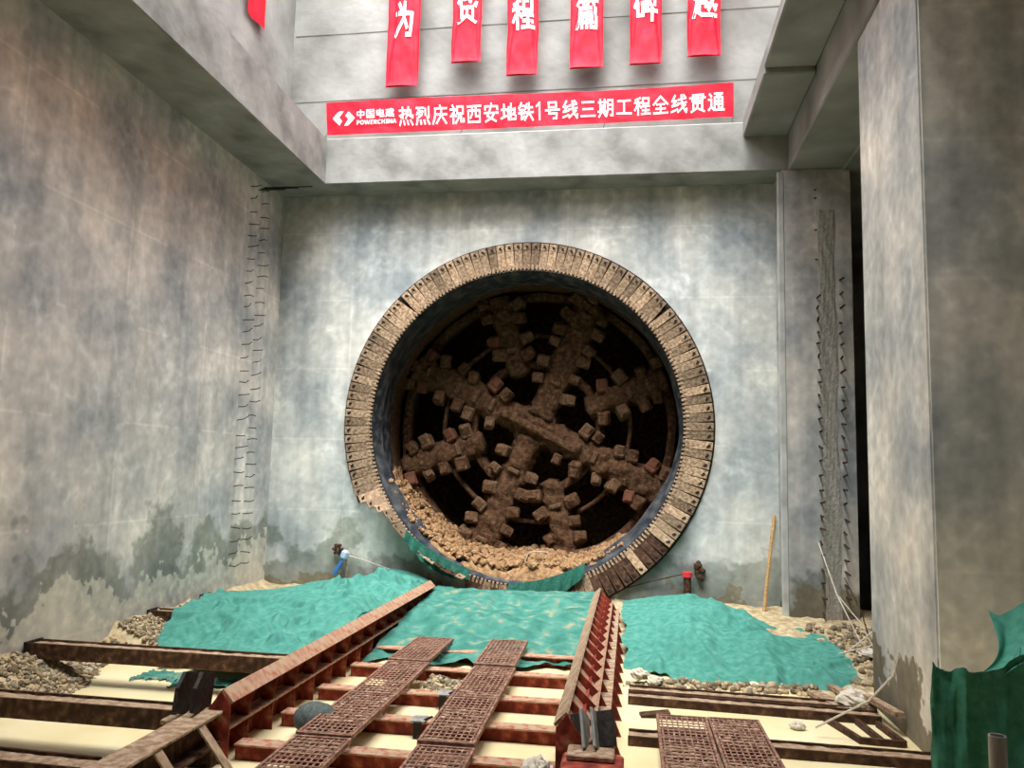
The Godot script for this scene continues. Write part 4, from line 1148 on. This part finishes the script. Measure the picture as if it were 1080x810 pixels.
	# the same on the right upper wall, out of the frame: their red glow tints the shaded concrete opposite
	for k in 5:
		var zz := 1.2 + k * 2.1
		var o := Vector3(5.55, 8.2, zz + 0.45)
		var mb := MB.new()
		mb.grid(12, 40, func(u: float, w: float) -> Vector3: return Vector3(5.56 - 0.03 * sin(u * 7.0), lerpf(8.2, 12.2, w), zz + u * 0.9), Vector3.LEFT)
		single("side_banner", mb, M.banner, "%s red banner along the right upper wall, above the frame" % ["first", "second", "third", "fourth", "fifth"][k], "banner", o, "red banners on the right upper wall", true)
	# banners on the left upper wall, only the lowest corner of one in view
	for k in 4:
		var z1 := 1.66 + k * 2.1
		var o := Vector3(-5.55, 8.2, z1 + 0.4)
		var f := func(u: float, w: float) -> Vector3:
			var z := z1 + u * 0.8
			var y := lerpf(8.24 - 0.0 * u, 11.6, w)
			return Vector3(-5.56 + 0.03 * sin(u * 7.0), y, z)
		var mb := MB.new(); mb.grid(12, 40, f, Vector3.RIGHT)
		single("side_banner", mb, M.banner, ["red banner on the left upper wall, its lower corner showing above the beam", "second red banner along the left upper wall, above the frame", "third red banner along the left upper wall, above the frame", "fourth red banner along the left upper wall, above the frame"][k], "banner", o, "red banners on the left upper wall", true)

# ---------------------------------------------------------------- small things
func build_small() -> void:
	# valve with blue handle on the left of the portal
	var at := Vector3(-3.86, -2.85, 0.0)
	var t := thing("hose_valve", "blue handled valve on a pipe stub, left of the portal", "valve", at)
	var mb := MB.new(); mb.tube([Vector3.ZERO, Vector3(0, 0, 0.18)], 0.06, 10)
	part("pipe_stub", mb.mesh(), M.black_steel, t)
	mb = MB.new()
	for a in 6:
		var q := Vector3(-0.1 + 0.07 * cos(a * 1.05), 0.1 + 0.08 * sin(a * 1.05), 0.12)
		mb.cbox(q, Vector3(0.09, 0.06, 0.1), 0.012, Basis(Vector3.BACK, a * 0.9))
	part("clamp", mb.mesh(), M.rust, t)
	mb = MB.new(); mb.cbox(Vector3(0.1, 0.0, 0.22), Vector3(0.16, 0.2, 0.14), 0.04, Basis(Vector3.BACK, -0.3))
	part("valve_body", mb.mesh(), M.pale_blue, t)
	mb = MB.new(); mb.cbox(Vector3(-0.03, -0.27, 0.24), Vector3(0.09, 0.34, 0.04), 0.015, Basis(Vector3.BACK, -0.55))
	part("handle", mb.mesh(), M.blue, t)
	mb = MB.new(); mb.tube([Vector3(0.12, -0.05, 0.2), Vector3(0.14, -0.3, 0.16), Vector3(0.12, -0.6, 0.14)], 0.022, 6)
	part("drain_hose", mb.mesh(), M.dusty, t)
	mb = MB.new()
	mb.tube([Vector3(-3.70, -2.86, 0.22), Vector3(-3.3, -2.98, 0.12), Vector3(-2.9, -3.1, 0.1), Vector3(-2.5, -3.2, 0.12)], 0.014, 6)
	single("thin_cable", mb, M.pale, "thin pale cable sagging from the blue valve to the portal", "cable", Vector3(-3.1, -3.05, 0.1))
	mb = MB.new()
	mb.tube([Vector3(0.0, -2.95, -0.7), Vector3(0.05, -2.78, -0.72), Vector3(0.2, -2.72, -0.75), Vector3(0.5, -2.74, -0.8)], 0.012, 6)
	single("white_wire", mb, M.pale, "short pale wire curling out of the soil in the portal", "wire", Vector3(0.0, -2.95, -0.7))
	at = Vector3(3.4, -3.45, 0.0)
	t = thing("capped_pipe", "rusty upright pipe with a red cap, right of the portal", "pipe", at)
	mb = MB.new(); mb.tube([Vector3(0, 0, 0.17), Vector3(0, 0.42, 0.17)], 0.075, 12)
	part("stem", mb.mesh(), M.rust, t)
	mb = MB.new(); mb.tube([Vector3(0, 0.42, 0.17), Vector3(0, 0.52, 0.17)], 0.1, 14)
	part("cap", mb.mesh(), M.cap_red, t)
	mb = MB.new()
	for q in [Vector3(0.2, 0.5, 0.1), Vector3(0.27, 0.42, 0.12), Vector3(0.18, 0.63, 0.1), Vector3(0.3, 0.56, 0.08), Vector3(0.24, 0.68, 0.08)]:
		mb.cbox(q, Vector3(0.13, 0.09, 0.14), 0.02, Basis(Vector3.BACK, q.x * 9.0))
	part("flange_clamp", mb.mesh(), M.rust, t)
	mb = MB.new()
	mb.tube([Vector3(3.3, -2.98, 0.15), Vector3(2.7, -3.15, 0.1), Vector3(2.2, -3.3, 0.1)], 0.012, 6)
	single("thin_cable", mb, M.rust, "thin dark cable from the red capped pipe to the portal", "cable", Vector3(2.7, -3.15, 0.1))
	mb = MB.new(); mb.tube([Vector3(5.12, -1.76, 0.06), Vector3(4.95, -2.8, 0.3), Vector3(4.81, -3.78, 0.5)], 0.035, 8)
	single("wooden_pole", mb, M.wood, "wooden pole leaning against the end wall beside the pilaster", "pole", Vector3(4.81, -3.78, 0.5))
	# rods leaning in the recess by the pillar
	var rods := [[Vector3(6.1, -3.8, 2.6), Vector3(5.75, -2.2, 1.0), "longest thin rod leaning against the pilaster"], [Vector3(6.25, -3.85, 2.8), Vector3(5.8, -3.0, 2.2), "bent pale rod leaning left beside the pillar"], [Vector3(5.7, -3.7, 3.2), Vector3(6.55, -3.05, 3.0), "thin rod slanting up towards the pillar"], [Vector3(6.3, -3.9, 2.4), Vector3(6.05, -2.75, 1.6), "short rusty rod between the others by the pillar"], [Vector3(5.5, -3.72, 3.4), Vector3(6.6, -3.35, 3.3), "low rod lying across the rubble by the pillar"], [Vector3(6.4, -3.9, 3.0), Vector3(6.35, -2.6, 2.4), "upright rod nearest the dark gap"], [Vector3(6.0, -3.9, 3.2), Vector3(6.6, -2.85, 2.8), "crooked twig-like rod by the dark gap"]]
	for k in rods.size():
		var a: Vector3 = rods[k][0]; var b: Vector3 = rods[k][1]
		var md := (a + b) * 0.5 + Vector3(0.04, 0.05, 0.03) * (1.0 if k % 2 else -1.0)
		mb = MB.new(); mb.tube([a, md, b], 0.011, 6)
		single("steel_rod", mb, M.pale if k in [0, 1, 2, 4] else M.rust, rods[k][2], "rod", a, "rods leaning beside the pillar")
	mb = MB.new(); mb.tube([Vector3(4.35, -3.8, 7.1), Vector3(4.9, -3.45, 7.2), Vector3(5.15, -3.15, 7.25), Vector3(5.22, -2.9, 7.25)], 0.012, 6)
	single("bent_wire", mb, M.pale, "bent wire sticking up in front of the pillar foot", "wire", Vector3(4.35, -3.8, 7.1))
	# boards and a concrete lump at the right
	var boards := [[Vector3(4.72, -3.86, 5.3), Vector3(4.95, -3.86, 6.1), 0.18, 0.05, M.dusty, "dirty board end by the right tarp corner"], [Vector3(5.0, -3.84, 5.0), Vector3(5.25, -3.82, 6.1), 0.1, 0.06, M.dusty, "narrow plank beside the concrete lump"], [Vector3(5.2, -3.74, 5.6), Vector3(5.32, -3.66, 6.9), 0.10, 0.06, M.dusty, "splintered timber lying along the pillar foot"], [Vector3(5.75, -3.8, 1.7), Vector3(6.4, -3.72, 1.9), 0.3, 0.03, M.rust, "rusty sheet piece among the rubble by the pilaster"], [Vector3(2.4, -3.9, 6.75), Vector3(2.75, -3.86, 6.7), 0.16, 0.05, M.rust, "short rusty steel offcut beside the right girder"], [Vector3(5.0, -3.95, 8.6), Vector3(5.1, -3.93, 8.95), 0.06, 0.05, M.rust, "small brown peg in the water by the green net"]]
	for b in boards:
		mb = MB.new(); mb.bar(b[0], b[1], b[2], b[3])
		single("board", mb, b[4], b[5], "board", b[0])
	# angle frame half sunk in the water
	t = thing("angle_frame", "rusty angle iron frame half sunk in water near the pillar", "frame", Vector3(4.75, -3.95, 6.9))
	for q in [[Vector3(-0.15, 0.07, -0.45), Vector3(0.05, 0.07, 0.33)], [Vector3(0.03, 0.07, 0.33), Vector3(0.5, 0.07, 0.36)], [Vector3(0.5, 0.07, 0.36), Vector3(0.42, 0.07, -0.35)], [Vector3(0.2, 0.07, -0.4), Vector3(0.28, 0.07, 0.34)]]:
		mb = MB.new(); mb.bar(q[0], q[1], 0.05, 0.09)
		part("angle_iron", mb.mesh(), M.rust, t)
	rng.seed = 77
	var lumps := [[Vector3(5.1, -3.78, 5.85), 0.36, "pale concrete lump resting on the end of the right strut", M.pale], [Vector3(2.4, -3.78, 5.2), 0.22, "largest grey stone beside the right girder", M.gravel], [Vector3(2.62, -3.82, 5.35), 0.16, "smaller stone next to the largest one by the right girder", M.gravel], [Vector3(-1.35, -3.9, 8.75), 0.22, "flat muddy stone beside the left girder", M.ground], [Vector3(6.0, -3.75, 3.1), 0.25, "pale stone among the rubble beside the pillar", M.pale], [Vector3(4.2, -3.87, 6.85), 0.14, "small pale lump in the water behind the strut", M.pale]]
	for k in lumps.size():
		var n := noise(800 + k, 1.3, 3)
		var p: Vector3 = lumps[k][0]; var s: float = lumps[k][1]
		mb = MB.new()
		mb.grid(14, 10, func(u: float, w: float) -> Vector3:
			var a := TAU * fposmod(u, 1.0); var b := PI * (w - 0.5)
			var d := Vector3(cos(a) * cos(b) * 1.1, sin(b) * 0.6, sin(a) * cos(b))
			return p + d * s * (0.55 + 0.3 * n.get_noise_3dv(d * 1.3)), Vector3.ZERO)
		single("rubble_stone", mb, lumps[k][3], lumps[k][2], "stone", p - Vector3(0, s * 0.3, 0))
	# round grey bundle tucked by the left girder
	t = thing("grey_bundle", "rounded grey rubbery bundle tucked between left girder and walkway", "bundle", Vector3(-1.15, -3.74, 8.3))
	mb = MB.new()
	var bn := noise(820, 1.5, 3)
	mb.grid(24, 16, func(u: float, w: float) -> Vector3:
		var a := TAU * fposmod(u, 1.0); var b := PI * (w - 0.5)
		var d := Vector3(cos(a) * cos(b), sin(b), sin(a) * cos(b))
		return Vector3(0.05, 0.03, 0) + d * Vector3(0.24, 0.165, 0.2) * (1.0 + 0.08 * bn.get_noise_3dv(d * 2.0)), Vector3.ZERO)
	part("body", mb.mesh(Vector3.ZERO, true), M.bag, t)
	mb = MB.new(); mb.tube([Vector3(-0.05, -0.05, 0.2), Vector3(-0.04, -0.08, 0.25), Vector3(-0.02, -0.13, 0.25)], 0.025, 6)
	part("knot", mb.mesh(), M.black_steel, t)
	# crumpled white sack on the near right
	var cn := noise(830, 2.4, 4)
	mb = MB.new()
	mb.grid(28, 20, func(u: float, w: float) -> Vector3:
		var a := TAU * fposmod(u, 1.0); var b := PI * (w - 0.5)
		var d := Vector3(cos(a) * cos(b), sin(b), sin(a) * cos(b))
		return Vector3(1.47, -3.68, 9.62) + d * Vector3(0.17, 0.2, 0.28) * (0.85 + 0.3 * cn.get_noise_3dv(d * 0.9) + 0.12 * absf(cn.get_noise_3dv(d * 2.2))), Vector3.ZERO)
	single("crumpled_sack", mb, M.pale, "crumpled dirty white sack beside the right stop plates", "sack", Vector3(1.47, -3.88, 9.62))

func _ready() -> void:
	# camera
	var cam := Camera3D.new()
	cam.name = "camera"
	cam.basis = Basis(Vector3.UP, 0.14874445) * Basis(Vector3.RIGHT, 0.10871109) * Basis(Vector3.BACK, 0.02316658)
	cam.position = Vector3(2.2688, -1.0063, 16.9459)
	cam.fov = rad_to_deg(2.0 * atan(405.0 / 846.678))
	cam.near = 0.05; cam.far = 200.0
	add_child(cam)
	cam.current = true
	# overcast sky over the open shaft
	var env := Environment.new()
	env.background_mode = Environment.BG_SKY
	var sky := Sky.new()
	var sm := ProceduralSkyMaterial.new()
	sm.sky_top_color = Color(0.92, 0.95, 1.0); sm.sky_horizon_color = Color(0.70, 0.73, 0.77)
	sm.ground_bottom_color = Color(0.3, 0.3, 0.3); sm.ground_horizon_color = Color(0.5, 0.5, 0.5)
	sky.sky_material = sm
	env.sky = sky
	env.tonemap_mode = Environment.TONE_MAPPER_LINEAR
	env.tonemap_exposure = 4.6
	env.sdfgi_enabled = true; env.ssao_enabled = true; env.ssil_enabled = true
	var we := WorldEnvironment.new()
	we.name = "environment"; we.environment = env
	add_child(we)
	# hazy sun behind thin cloud, high and in front, a little from the left: soft shadows of the rebar stubs run down to the right
	var sun := DirectionalLight3D.new()
	sun.name = "hazy_sun"
	sun.light_energy = 0.9
	sun.light_color = Color(0.985, 0.99, 1.0)
	sun.light_angular_distance = 56.0
	sun.shadow_enabled = true
	add_child(sun)
	sun.look_at_from_position(Vector3.ZERO, -Vector3(0.09 * cos(SUN_EL), sin(SUN_EL), cos(SUN_EL)))
	make_materials()
	build_setting()
	build_ground()
	build_portal()
	build_machine()
	build_cradle()
	build_walkways()
	build_cloths()
	build_banners()
	build_small()
